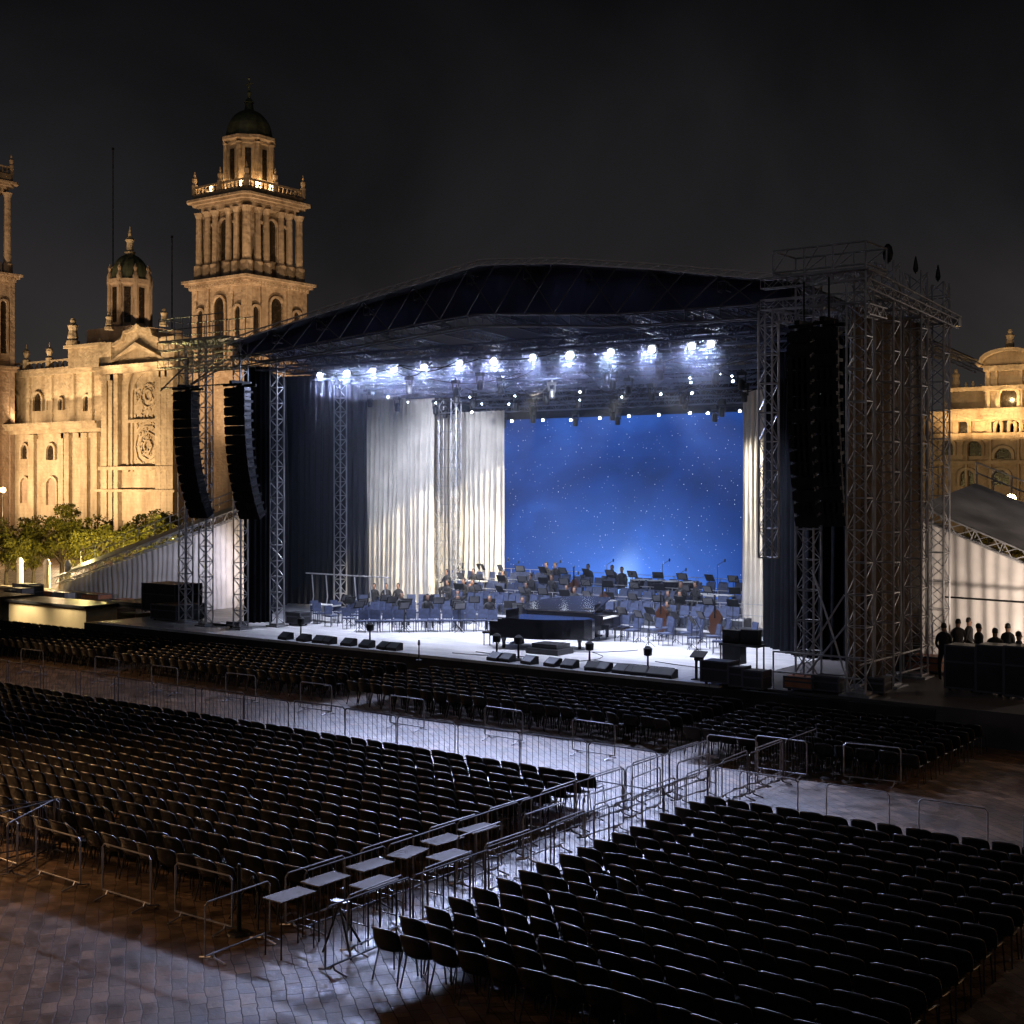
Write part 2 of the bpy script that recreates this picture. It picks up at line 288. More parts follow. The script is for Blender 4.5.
# ------------------------------------------------------------------ mesh builder
class MB:
    def __init__(s): s.v = []; s.f = []
    def quad(s, a, b, c, d):
        i = len(s.v); s.v += [tuple(a), tuple(b), tuple(c), tuple(d)]; s.f.append((i, i+1, i+2, i+3)); return s
    def box(s, x0, x1, y0, y1, z0, z1):
        i = len(s.v)
        s.v += [(x0,y0,z0),(x1,y0,z0),(x1,y1,z0),(x0,y1,z0),(x0,y0,z1),(x1,y0,z1),(x1,y1,z1),(x0,y1,z1)]
        s.f += [(i,i+3,i+2,i+1),(i+4,i+5,i+6,i+7),(i,i+1,i+5,i+4),(i+1,i+2,i+6,i+5),(i+2,i+3,i+7,i+6),(i+3,i,i+4,i+7)]; return s
    def obox(s, c, h, m):
        i = len(s.v)
        for a in ((-1,-1,-1),(1,-1,-1),(1,1,-1),(-1,1,-1),(-1,-1,1),(1,-1,1),(1,1,1),(-1,1,1)):
            s.v.append(tuple(Vector(c) + m @ Vector((a[0]*h[0], a[1]*h[1], a[2]*h[2]))))
        s.f += [(i,i+3,i+2,i+1),(i+4,i+5,i+6,i+7),(i,i+1,i+5,i+4),(i+1,i+2,i+6,i+5),(i+2,i+3,i+7,i+6),(i+3,i,i+4,i+7)]; return s
    def tube(s, p0, p1, r, n=6, r1=None, caps=True):
        p0, p1 = Vector(p0), Vector(p1); d = p1 - p0
        if d.length < 1e-6: return s
        d.normalize(); a = Vector((0,0,1)) if abs(d.z) < 0.9 else Vector((1,0,0))
        u = d.cross(a).normalized(); w = d.cross(u); r1 = r if r1 is None else r1; i = len(s.v)
        for p, q in ((p0, r), (p1, r1)):
            for k in range(n):
                t = 2*math.pi*(k+0.5)/n; s.v.append(tuple(p + u*math.cos(t)*q + w*math.sin(t)*q))
        for k in range(n):
            k2 = (k+1) % n; s.f.append((i+k, i+k2, i+n+k2, i+n+k))
        if caps: s.f.append(tuple(i+k for k in range(n))[::-1]); s.f.append(tuple(i+n+k for k in range(n)))
        return s
    def path(s, pts, r, n=6):
        for a, b in zip(pts[:-1], pts[1:]): s.tube(a, b, r, n)
        return s
    def lathe(s, cx, cy, prof, n=16, ph=0.0):
        i = len(s.v)
        for r, z in prof:
            for k in range(n):
                t = 2*math.pi*k/n + ph; s.v.append((cx + r*math.cos(t), cy + r*math.sin(t), z))
        for j in range(len(prof)-1):
            for k in range(n):
                k2 = (k+1) % n; s.f.append((i+j*n+k, i+j*n+k2, i+(j+1)*n+k2, i+(j+1)*n+k))
        s.f.append(tuple(i+k for k in range(n))[::-1]); m = i+(len(prof)-1)*n; s.f.append(tuple(m+k for k in range(n)))
        return s
    def prism(s, poly, axis, c0, c1):
        """poly of (a,b); axis 'Y': a=X b=Z; 'X': a=Y b=Z; 'Z': a=X b=Y"""
        def P(a, b, c): return {'Y': (a, c, b), 'X': (c, a, b), 'Z': (a, b, c)}[axis]
        i = len(s.v); n = len(poly)
        for c in (c0, c1):
            for a, b in poly: s.v.append(P(a, b, c))
        s.f.append(tuple(range(i, i+n))); s.f.append(tuple(range(i+n, i+2*n))[::-1])
        for k in range(n):
            k2 = (k+1) % n; s.f.append((i+k, i+n+k, i+n+k2, i+k2))
        return s
    def frame(s, inner, outer, axis, c0, c1):
        def P(a, b, c): return {'Y': (a, c, b), 'X': (c, a, b), 'Z': (a, b, c)}[axis]
        i = len(s.v); n = len(inner)
        for c in (c0, c1):
            for q in (inner, outer):
                for a, b in q: s.v.append(P(a, b, c))
        for k in range(n-1):
            s.f += [(i+k, i+k+1, i+n+k+1, i+n+k), (i+2*n+k, i+3*n+k, i+3*n+k+1, i+2*n+k+1), (i+k, i+2*n+k, i+2*n+k+1, i+k+1), (i+n+k, i+n+k+1, i+3*n+k+1, i+3*n+k)]
        return s
    def truss(s, p0, p1, w=0.5, r=0.03, rl=0.014, step=None, h=None, n=5):
        p0, p1 = Vector(p0), Vector(p1); d = p1-p0; L = d.length; d.normalize(); h = h or w
        if abs(d.z) > 0.8: u, v = Vector((1,0,0)), Vector((0,1,0))
        else: u = d.cross(Vector((0,0,1))).normalized(); v = u.cross(d).normalized()
        c = [u*(a*w/2) + v*(b*h/2) for a, b in ((-1,-1),(1,-1),(1,1),(-1,1))]
        for q in c: s.tube(p0+q, p1+q, r, n)
        st = step or max(w, h); k = max(1, int(round(L/st))); st = L/k
        for fi in range(4):
            a, b = c[fi], c[(fi+1) % 4]
            for j in range(k):
                e, g = (a, b) if (j+fi) % 2 == 0 else (b, a)
                s.tube(p0+d*st*j+e, p0+d*st*(j+1)+g, rl, 3, caps=False)
                if j % 2 == 0: s.tube(p0+d*st*j+a, p0+d*st*j+b, rl, 3, caps=False)
        return s
    def build(s, name, m, parent=None, origin=None, smooth=False):
        o3 = Vector(parent.matrix_world.translation) if parent is not None and parent.get('_w') else Vector((0,0,0))
        if parent is not None: o3 = Vector(PW.get(parent.name, (0,0,0)))
        if origin is not None: off = Vector(origin)
        elif parent is None and s.v:
            xs = [v[0] for v in s.v]; ys = [v[1] for v in s.v]; zs = [v[2] for v in s.v]
            off = Vector(((min(xs)+max(xs))/2, (min(ys)+max(ys))/2, min(zs)))
        else: off = Vector((0,0,0))
        base = off if parent is None else o3
        me = bpy.data.meshes.new(name)
        me.from_pydata([(v[0]-base.x, v[1]-base.y, v[2]-base.z) for v in s.v], [], s.f)
        me.materials.append(M[m] if isinstance(m, str) else m)
        if smooth:
            for p in me.polygons: p.use_smooth = True
        o = bpy.data.objects.new(name, me); COL.objects.link(o)
        if parent is None: o.location = base
        else: o.parent = parent
        PW[o.name] = tuple(base)
        return o
PW = {}
def tag(o, label=None, cat=None, group=None, kind=None):
    if label: o['label'] = label
    if cat: o['category'] = cat
    if group: o['group'] = group
    if kind: o['kind'] = kind
    return o
def thing(name, label, cat, loc=(0,0,0), group=None):
    o = bpy.data.objects.new(name, None); COL.objects.link(o); o.location = loc; o.empty_display_size = 0.3
    PW[o.name] = tuple(loc)
    return tag(o, label, cat, group)
def dup(root, loc, rotz=None, label=None, group=None, scale=None):
    r = root.copy(); COL.objects.link(r); r.location = loc
    if rotz is not None: r.rotation_euler = (0, 0, rotz)
    if scale is not None: r.scale = scale
    if label: r['label'] = label
    if group: r['group'] = group
    for ch in list(root.children):
        c = ch.copy(); COL.objects.link(c); c.parent = r
        for g in list(ch.children):
            q = g.copy(); COL.objects.link(q); q.parent = c
    return r
ORD = ['first','second','third','fourth','fifth','sixth','seventh','eighth','ninth','tenth','eleventh','twelfth','thirteenth','fourteenth','fifteenth','sixteenth','seventeenth','eighteenth','nineteenth','twentieth',
       'twenty-first','twenty-second','twenty-third','twenty-fourth','twenty-fifth','twenty-sixth','twenty-seventh','twenty-eighth','twenty-ninth','thirtieth']
def ordn(i): return ORD[i] if i < len(ORD) else 'farther'

def arch(cx, z0, w, h, n=8):
    """outline of a round-headed opening, from bottom left round to bottom right"""
    r = w/2; p = [(cx-r, z0)]
    for k in range(n+1):
        t = math.pi - math.pi*k/n; p.append((cx + r*math.cos(t), z0+h-r + r*math.sin(t)))
    p.append((cx+r, z0)); return p
def grow(poly, cx, z0, k):
    return [(cx + (a-cx)*(1+k), z0 + (b-z0)*(1+k*0.5)) for a, b in poly]

def drape(mb, a, b, z0, z1, folds=None, amp=0.12, nz_=10, seed=0, sag=0.0, topz=None):
    """hanging cloth between the plan points a and b, folded"""
    rn = random.Random(seed); a = Vector(a); b = Vector(b); L = (b-a).length; d = (b-a)/L; nrm = Vector((-d.y, d.x))
    folds = folds or max(3, int(L/0.42)); nx = folds*6
    ph = [rn.uniform(0.7, 1.3) for _ in range(folds+2)]; i0 = len(mb.v)
    for j in range(nz_+1):
        f = j/nz_
        for i in range(nx+1):
            u = i/nx; k = u*folds; w = math.sin(2*math.pi*k + 0.5*math.sin(k*1.7+seed) + 0.35*math.sin(4*f+k)) * amp * ph[int(k)] * (0.65+0.5*(1-f))
            w += 0.04*math.sin(9*u+5*f+seed)
            p = a + d*(u*L) + nrm*w
            zt = z1 if topz is None else topz(u)
            mb.v.append((p.x, p.y, z0 + (zt-z0)*f - sag*math.sin(math.pi*u)*f))
    for j in range(nz_):
        for i in range(nx):
            q = i0 + j*(nx+1)+i; mb.f.append((q, q+1, q+nx+2, q+nx+1))
    return mb

# ================================================================== GROUND
g = MB(); g.quad((-900,-120,0),(500,-120,0),(500,900,0),(-900,900,0))
tag(g.build('ground', 'paving', origin=(0,0,0)), kind='structure')
DZ = 1.0    # stage deck height

# ================================================================== CATHEDRAL
CH = thing('cathedral', 'floodlit baroque stone cathedral with bell towers and green domes behind the trees', 'cathedral', (-150, 118, 0))
def window(parent, cx, z0, w, h, Y, axis='Y', fr=0.28, depth=0.12, frame_mat='stone', glass='glass'):
    """window on a wall facing -Y (axis Y) or +X (axis X, plane coordinate Y means X)"""
    sgn = -1 if axis == 'Y' else 1
    m = MB(); p = arch(cx, z0, w, h)
    m.prism(p, axis, Y + sgn*0.02, Y + sgn*0.05)
    o = m.build('window', glass, parent)
    m2 = MB(); q = [(cx + (a-cx)*(1+2*fr/w), (z0 if b <= z0+1e-6 else z0+(b-z0)+fr)) for a, b in p]
    m2.frame(p, q, axis, Y + sgn*0.06, Y + sgn*(0.06+depth+0.2))
    m2.build('window_frame', frame_mat, parent)
    return o

def bell_tower(parent, x0, y0, W, mt, zs, detail=True):
    """square tower, front face on the plane y0, right face on x0+W. zs: ledge heights"""
    x1 = x0 + W; y1 = y0 + W; cx, cy = x0+W/2, y0+W/2
    zc1, zcol0, zcol1, zc2, zdr0, zdr1, zdm, zsp = zs
    b = MB(); b.box(x0, x1, y0, y1, 0, zc1)
    # corner pilasters
    for px in (x0, x0+W*0.27, x0+W*0.73, x1):
        w = 0.75; b.box(px-w*(0.2 if px == x0 else 0.5 if px < x1 else 0.8), px+w*(0.8 if px == x0 else 0.5 if px < x1 else 0.2), y0-0.35, y0+0.1, 0.5, zc1-1.0)
    for py in (y0, y0+W*0.27, y0+W*0.73, y1):
        w = 0.75; b.box(x1-0.1, x1+0.35, py-w*(0.2 if py == y0 else 0.5), py+w*(0.8 if py == y0 else 0.5), 0.5, zc1-1.0)
    tw = b.build('bell_tower', mt, parent)
    c = MB()
    for k, (a, z, h) in enumerate(((0.55, zc1-1.0, 0.5), (0.95, zc1-0.5, 0.35), (1.25, zc1-0.15, 0.35), )):
        c.box(x0-a, x1+a, y0-a, y1+a, z, z+h)
    for px in [x0 + W*k/18 for k in range(19)]: c.box(px-0.12, px+0.12, y0-0.98, y0-0.5, zc1-0.9, zc1-0.5)
    for py in [y0 + W*k/18 for k in range(19)]: c.box(x1+0.5, x1+0.98, py-0.12, py+0.12, zc1-0.9, zc1-0.5)
    c.build('cornice', mt, tw)
    c = MB(); c.box(x0-0.6, x1+0.6, y0-0.6, y1+0.6, zc1*0.62, zc1*0.62+0.5); c.box(x0-0.85, x1+0.85, y0-0.85, y1+0.85, zc1*0.62+0.5, zc1*0.62+0.8); c.build('string_course', mt, tw)
    H1 = zc1*0.66
    for f in (0.14, 0.5, 0.86):
        w = 2.1 if f == 0.5 else 1.1
        window(tw, x0+W*f, H1+1.2, w, (zc1-1.2-H1-2.2)*(1 if f == 0.5 else 0.82), y0, 'Y', frame_mat=mt)
        window(tw, y0+W*f, H1+1.2, w, (zc1-1.2-H1-2.2)*(1 if f == 0.5 else 0.82), x1, 'X', frame_mat=mt)
    # belfry: chamfered core with openings, pedestals and free columns
    i = 0.9; b = MB(); z0 = zc1+0.2
    ch = W*0.17
    poly = [(x0+i+ch,y0+i),(x1-i-ch,y0+i),(x1-i,y0+i+ch),(x1-i,y1-i-ch),(x1-i-ch,y1-i),(x0+i+ch,y1-i),(x0+i,y1-i-ch),(x0+i,y0+i+ch)]
    b.prism(poly[::-1], 'Z', z0, zc2)
    bel = b.build('belfry_wall', mt, tw)
    def column(px, py, r=0.48):
        col = MB(); col.lathe(px, py, [(r*1.5, z0), (r*1.5, zcol0-0.3), (r*1.25, zcol0-0.2), (r, zcol0), (r*0.86, zcol1-0.7), (r*1.0, zcol1-0.55), (r*1.35, zcol1-0.1), (r*1.45, zcol1)], 10); col.build('column', mt, tw)
    pts = []
    for f in (0.05, 0.22, 0.37, 0.63, 0.78, 0.95):
        pts += [(x0+W*f, y0+0.35), (x1-0.35, y0+W*f)]
    pts += [(x0+0.35, y0+W*0.2), (x0+0.35, y0+0.95), (x0+W*0.3, y1-0.35), (x1-0.35, y1-0.35)]
    for p in pts: column(*p)
    hop = (zcol1-zcol0)*0.80
    for f in (0.295, 0.5, 0.705):
        w = 1.15 if f != 0.5 else 1.5
        window(tw, x0+W*f, zcol0+0.2, w, hop*(1 if f == 0.5 else 0.9), y0+i, 'Y', 0.2, 0.15, mt)
        window(tw, y0+W*f, zcol0+0.2, w, hop*(1 if f == 0.5 else 0.9), x1-i, 'X', 0.2, 0.15, mt)
    e = MB()
    def ring(a, z, h, cf=0.12):
        c2 = W*cf
        pl = [(x0-a+c2,y0-a),(x1+a-c2,y0-a),(x1+a,y0-a+c2),(x1+a,y1+a-c2),(x1+a-c2,y1+a),(x0-a+c2,y1+a),(x0-a,y1+a-c2),(x0-a,y0-a+c2)]
        e.prism(pl[::-1], 'Z', z, z+h)
    ring(-0.05, zcol1, 0.6); ring(0.25, zcol1+0.6, 0.35); ring(0.7, zcol1+0.95, 0.35, 0.1); ring(1.1, zcol1+1.3, 0.3, 0.08); ring(0.5, zcol1+1.6, max(0.3, zc2-zcol1-1.6), 0.08)
    e.build('cornice', mt, tw)
    # balustrade with urns
    bb = MB(); zb = zc2
    for a, b2, c2, d2 in ((x0,x1,y0-0.1,y0+0.15),(x0,x1,y1-0.15,y1+0.1),(x0-0.1,x0+0.15,y0,y1),(x1-0.15,x1+0.1,y0,y1)):
        bb.box(a, b2, c2, d2, zb+1.0, zb+1.25); bb.box(a, b2, c2, d2, zb, zb+0.25)
    for k in range(15):
        q = W*k/14
        for (px, py) in ((x0+q, y0), (x1, y0+q), (x0, y0+q)):
            bb.lathe(px, py, [(0.1, zb+0.2), (0.17, zb+0.5), (0.08, zb+0.85), (0.12, zb+1.05)], 6)
    for (px, py) in ((x0,y0),(x1,y0),(x0,y1),(x1,y1),(cx,y0),(x1,cy),(x0,cy)):
        bb.lathe(px, py, [(0.36, zb), (0.36, zb+1.5), (0.2, zb+1.6), (0.32, zb+2.0), (0.34, zb+2.3), (0.12, zb+2.6), (0.16, zb+2.8), (0.02, zb+3.3)], 8)
    bb.build('balustrade', mt, tw)
    # octagonal drum, dome, lantern
    d = MB(); r = W*0.315
    d.lathe(cx, cy, [(r*1.25, zc2), (r*1.25, zc2+0.9), (r, zc2+1.0), (r, zdr1-1.1), (r*1.04, zdr1-1.0), (r*1.04, zdr1-0.6), (r*1.17, zdr1-0.4), (r*1.17, zdr1)], 8, R(22.5))
    for k in range(8):
        t = R(22.5+45*k); d.lathe(cx+r*math.cos(t), cy+r*math.sin(t), [(0.4, zc2+1), (0.36, zdr1-1.1), (0.45, zdr1-0.9)], 8)
    d.build('drum', mt, tw)
    dd = MB(); rd = r*0.98
    prof = [(rd, zdr1), (rd*1.0, zdr1+0.5)] + [(rd*0.97*math.cos(a), zdr1+0.5+(zdm-zdr1-0.5)*math.sin(a)) for a in [R(x) for x in range(8, 80, 8)]]
    prof += [(rd*0.2, zdm), (rd*0.16, zdm+0.9), (rd*0.22, zdm+1.0), (rd*0.05, zdm+1.7), (0.22, zdm+2.0), (0.3, zdm+2.3), (0.12, zdm+2.6), (0.09, zsp-0.4), (0.2, zsp-0.2), (0.05, zsp)]
    dd.lathe(cx, cy, prof, 16)
    dd.box(cx-0.7, cx+0.7, cy-0.06, cy+0.06, zsp-1.0, zsp-0.85)
    dd.build('dome', 'dome', tw)
    wn = MB()
    for k in range(8):
        t = R(45*k); u = Vector((math.cos(t), math.sin(t), 0)); v = Vector((-math.sin(t), math.cos(t), 0)); ap = r*math.cos(R(22.5))+0.03
        zz0, zz1 = zc2+2.0, zdr1-1.7
        c0 = Vector((cx, cy, 0)) + u*ap
        wn.obox(c0+Vector((0,0,(zz0+zz1)/2)), (0.04, 0.38, (zz1-zz0)/2), Matrix((u, v, Vector((0,0,1)))).transposed())
    wn.build('drum_window', 'glass', tw)
    return tw

bell_tower(CH, -138.6, 116.3, 10.0, 'stone2', (33.4, 35.9, 42.6, 44.9, 46.3, 52.6, 56.6, 61.0))
# left tower (only its right edge enters the picture)
q = onY(-2, 265, 108)
bell_tower(CH, q.x-23.8, 108, 10.6, 'stone2', (38.9, 41.0, 51.6, 54.4, 56, 61.5, 64, 69))

def fbox(mb, x0, x1, ytop, ybot, Y, depth, back=2.0):
    """box whose front face fills pixels x0..x1 / ytop..ybot on plane Y-depth"""
    a = onY(x0, ytop, Y-depth); b = onY(x1, ytop, Y-depth); c = onY(x0, ybot, Y-depth)
    mb.box(a.x, b.x, Y-depth, Y+back, max(0, c.z), a.z)
FY = 119.0
w = MB()
def zz(x, y, Y): return onY(x, y, Y).z
X_ = lambda x, Y=FY: onY(x, 480, Y).x
# lower tier, upper tier, central body
zl1 = zz(55, 424, FY); zl2 = zz(55, 370, FY+3)
w.box(X_(-75), X_(108), FY, FY+14, 0, zl1)
w.box(X_(-75), X_(108), FY+3, FY+14, zl1, zl2)
zcb = zz(140, 366, FY-2)
w.box(X_(104, FY-2), X_(178, FY-2), FY-2, FY+14, 0, zcb)
fac = w.build('facade_wall', 'stone', CH)
p = MB()
for x in (5, 34, 64, 69, 81, 87, 97):
    a = X_(x); p.box(a-0.7, a+0.7, FY-0.55, FY+0.05, 1.6, zl1-2.2)
    p.box(a-0.95, a+0.95, FY-0.75, FY-0.0, zl1-2.2, zl1-1.5); p.box(a-1.0, a+1.0, FY-0.8, FY-0.0, 0, 1.6)
for x in (108, 115, 119, 162, 168, 174):
    a = X_(x, FY-2); p.box(a-0.6, a+0.6, FY-2.7, FY-1.95, 1.8, zcb-1.8); p.box(a-0.85, a+0.85, FY-2.9, FY-1.95, zcb-1.8, zcb-1.0); p.box(a-0.9, a+0.9, FY-2.9, FY-1.95, 0, 1.8)
for x in (8, 30, 52, 74, 92):
    a = X_(x, FY+3); p.box(a-0.45, a+0.45, FY+2.6, FY+3.05, zl1, zl2-0.8)
p.build('pilaster', 'stone', fac)
c = MB()
c.box(X_(-75), X_(106), FY-0.9, FY, zl1-1.4, zl1-0.9); c.box(X_(-75), X_(106), FY-1.6, FY, zl1-0.9, zl1-0.25); c.box(X_(-75), X_(106), FY-1.9, FY+0.5, zl1-0.25, zl1+0.15)
c.box(X_(-75), X_(104), FY+2.2, FY+3, zl2-0.8, zl2-0.1); c.box(X_(-75), X_(104), FY+2.0, FY+3.4, zl2-0.1, zl2+0.25)
c.box(X_(102, FY-2), X_(180, FY-2), FY-3.1, FY-2, zcb-0.9, zcb-0.3); c.box(X_(101, FY-2), X_(181, FY-2), FY-3.6, FY-1, zcb-0.3, zcb+0.2)
zmid = zz(140, 470, FY-2)
c.box(X_(103, FY-2), X_(178, FY-2), FY-2.9, FY-2, zmid, zmid+0.5)
z2_ = zz(140, 492, FY-2); c.box(X_(96, FY-2), X_(180, FY-2), FY-3.0, FY-2, z2_, z2_+0.35)
c.build('cornice', 'stone', fac)
for x, y0_, y1_, ww in ((26, 445, 459, 1.6), (52, 445, 460, 1.9), (53, 478, 505, 2.4), (26, 478, 503, 2.0), (4, 470, 500, 1.5)):
    a = onY(x, y1_, FY); window(fac, a.x, a.z, ww, zz(x, y0_, FY)-a.z, FY, 'Y', 0.3, 0.15, 'stone', 'stone2' if y0_ > 470 else 'glass')
for x, y0_, y1_, ww in ((39, 393, 411, 2.1), (51, 399, 410, 1.2), (16, 394, 411, 1.6), (62, 399, 410, 1.0), (88, 396, 411, 1.4)):
    a = onY(x, y1_, FY+3); window(fac, a.x, a.z, ww, zz(x, y0_, FY+3)-a.z, FY+3, 'Y', 0.25, 0.15, 'stone')
# parapet, urns and statues
pp = MB()
for k in range(24):
    x = -20+k*5.2; a = X_(x, FY+3); pp.lathe(a, FY+2.9, [(0.14, zl2+0.2), (0.25, zl2+0.6), (0.1, zl2+1.1), (0.18, zl2+1.3)], 6)
pp.box(X_(-40), X_(102), FY+2.7, FY+3.1, zl2+1.3, zl2+1.55)
for x in (8, 27, 50): 
    a = X_(x, FY+3); pp.lathe(a, FY+2.9, [(0.6, zl2+0.2), (0.6, zl2+1.9), (0.25, zl2+2.1), (0.55, zl2+2.9), (0.5, zl2+3.3), (0.15, zl2+3.6), (0.05, zl2+4.3)], 8)
# attic blocks over the left pylon and the centre
za = zz(85, 347, FY-1); pp.box(X_(68, FY-1), X_(108, FY-1), FY-1, FY+6, zl2-0.5, za); pp.box(X_(66, FY-1), X_(109, FY-1), FY-1.5, FY+6, za, za+0.4)
pp.build('parapet', 'stone', fac)
def statue(mb, x, y_base, y_top, Y):
    a = onY(x, y_base, Y); h = zz(x, y_top, Y)-a.z; r = h*0.17
    mb.lathe(a.x, Y, [(r*1.5, a.z), (r*1.4, a.z+h*0.18), (r*0.9, a.z+h*0.2), (r*1.15, a.z+h*0.3), (r*0.85, a.z+h*0.55), (r*1.15, a.z+h*0.72), (r*0.5, a.z+h*0.82), (r*0.62, a.z+h*0.9), (r*0.4, a.z+h*0.98), (r*0.05, a.z+h)], 8)
st = MB(); statue(st, 73, 346, 318, FY-1); statue(st, 109, 330, 312, FY-2); statue(st, 164, 326, 308, FY-2); statue(st, 100, 348, 338, FY-1)
st.build('statue', 'stone', fac)
# central pediment: stepped curved gable
gx0, gx1 = X_(104, FY-2), X_(176, FY-2); gm = (gx0+gx1)/2; zt = zz(145, 326, FY-2); gw = (gx1-gx0)/2
ht = zt-zcb
pl = [(gx0, zcb), (gx0, zcb+ht*0.36), (gx0+gw*0.22, zcb+ht*0.40), (gx0+gw*0.28, zcb+ht*0.52), (gm-gw*0.42, zcb+ht*0.66), (gm-gw*0.36, zcb+ht*0.84), (gm-gw*0.12, zcb+ht*0.90), (gm, zcb+ht), (gm+gw*0.12, zcb+ht*0.90), (gm+gw*0.36, zcb+ht*0.84), (gm+gw*0.42, zcb+ht*0.66), (gx1-gw*0.28, zcb+ht*0.52), (gx1-gw*0.22, zcb+ht*0.40), (gx1, zcb+ht*0.36), (gx1, zcb)]
gb = MB(); gb.prism(pl, 'Y', FY-2, FY+2)
gb.box(gx0-0.4, gx0+2.4, FY-2.6, FY+1, zcb+0.2, zcb+3.6); gb.box(gx1-2.4, gx1+0.4, FY-2.6, FY+1, zcb+0.2, zcb+3.6)
ped = gb.build('pediment', 'stone', CH)
gm2 = MB()
inn = [(a, b) for a, b in pl[1:-1]]; out = [(gm+(a-gm)*1.04, b+0.4) for a, b in inn]
gm2.frame(inn, out, 'Y', FY-2.5, FY-1.5)
rk = [(gm-gw*0.75, zcb+0.5), (gm, zcb+ht*0.50), (gm+gw*0.75, zcb+0.5)]; gm2.frame(rk, [(gm-gw*0.85, zcb+0.5), (gm, zcb+ht*0.60), (gm+gw*0.85, zcb+0.5)], 'Y', FY-2.7, FY-1.9)
gm2.build('pediment_moulding', 'stone', ped)
# carved portal relief: big arch, oval and square panels
a = onY(149, 476, FY-2); cxp = a.x
rl = MB()
for (w_, h_, dd_) in ((8.2, 15.2, 0.35), (6.6, 13.6, 0.22)):
    ar = arch(cxp, a.z+0.6, w_, h_, 14); rl.frame(ar, [(cxp+(u-cxp)*(1+0.7/w_), v+(0.35 if v > a.z+0.7 else 0)) for u, v in ar], 'Y', FY-2-dd_, FY-1.95)
rl.box(cxp-4, cxp+4, FY-2.5, FY-1.95, a.z+7.4, a.z+7.8)
def ringp(r1, r2, zc, dd, n=12, sx=1.0):
    i_ = [(cxp + sx*r1*math.cos(2*math.pi*k/n), zc + r1*math.sin(2*math.pi*k/n)) for k in range(n+1)]
    o2 = [(cxp + sx*r2*math.cos(2*math.pi*k/n), zc + r2*math.sin(2*math.pi*k/n)) for k in range(n+1)]
    rl.frame(i_, o2, 'Y', FY-2-dd, FY-1.95)
ringp(1.5, 1.7, a.z+11.0, 0.22); ringp(0.6, 0.9, a.z+11.0, 0.25)
ringp(2.7, 2.95, a.z+4.1, 0.22, 10); ringp(1.8, 2.05, a.z+4.1, 0.2, 8); ringp(0.7, 1.0, a.z+4.1, 0.3, 6)
rn = random.Random(3)
for k in range(120):
    u = rn.uniform(-3, 3); v = rn.uniform(0.8, 13); s_ = rn.uniform(0.10, 0.28)
    rl.obox((cxp+u, FY-2.05, a.z+v), (s_, 0.10, s_), Matrix.Rotation(rn.uniform(0, 1.5), 3, 'Y'))
rl.build('carved_relief', 'stone', fac)
# crossing lantern with dome
lx = onY(130, 300, 132); lz0 = zz(130, 335, 132); lz1 = zz(130, 281, 132)
d = MB(); r = 3.1
d.box(lx.x-5.5, lx.x+5.5, 128, 138, 14, lz0+0.8)
d.lathe(lx.x, 132, [(r*1.2, lz0), (r*1.2, lz0+1), (r, lz0+1.1), (r, lz1-1), (r*1.12, lz1-0.7), (r*1.15, lz1)], 8, R(22.5))
for k in range(8):
    t = R(22.5+45*k); d.lathe(lx.x+r*math.cos(t), 132+r*math.sin(t), [(0.45, lz0+1), (0.4, lz1-1), (0.5, lz1-0.5), (0.45, lz1+0.5), (0.2, lz1+1.2), (0.3, lz1+1.7), (0.02, lz1+2.4)], 8)
dr = d.build('lantern_drum', 'stone2', CH)
dd = MB(); zt = lz1+4.2
dd.lathe(lx.x, 132, [(r*1.0, lz1)] + [(r*0.98*math.cos(a_), lz1+(zt-lz1)*math.sin(a_)) for a_ in [R(x) for x in range(8, 80, 8)]] + [(0.7, zt-0.1)], 16)
dd.build('dome', 'dome', dr)
dd = MB(); dd.lathe(lx.x, 132, [(0.7, zt-0.2), (0.9, zt+0.3), (0.55, zt+0.5), (0.5, zt+1.8), (0.75, zt+2.2), (0.25, zt+2.8), (0.3, zt+3.2), (0.03, zt+4.4)], 8)
dd.build('finial', 'stone', dr)
wn = MB()
for k in range(8):
    t = R(45*k); u = Vector((math.cos(t), math.sin(t), 0)); v = Vector((-math.sin(t), math.cos(t), 0)); ap = r*math.cos(R(22.5))+0.03
    wn.obox(Vector((lx.x, 132, (lz0+lz1)/2+0.2)) + u*ap, (0.04, 0.5, (lz1-lz0)/2-1.5), Matrix((u, v, Vector((0,0,1)))).transposed())
wn.build('drum_window', 'glass', dr)
# antenna masts beyond
for (x, yt, yb, Y, lab) in ((113, 150, 330, 150, 'thin dark radio mast rising behind the cathedral lantern dome'), (172, 238, 300, 150, 'short dark mast between the lantern dome and bell tower')):
    a = onY(x, yt, Y); mbx = MB(); mbx.truss((a.x, Y, 0), (a.x, Y, a.z), 0.12, 0.03, 0.02, 1.2); mbx.box(a.x-0.15, a.x+0.15, Y-0.15, Y+0.15, a.z, a.z+0.4)
    tag(mbx.build('radio_mast', 'black'), lab, 'mast')

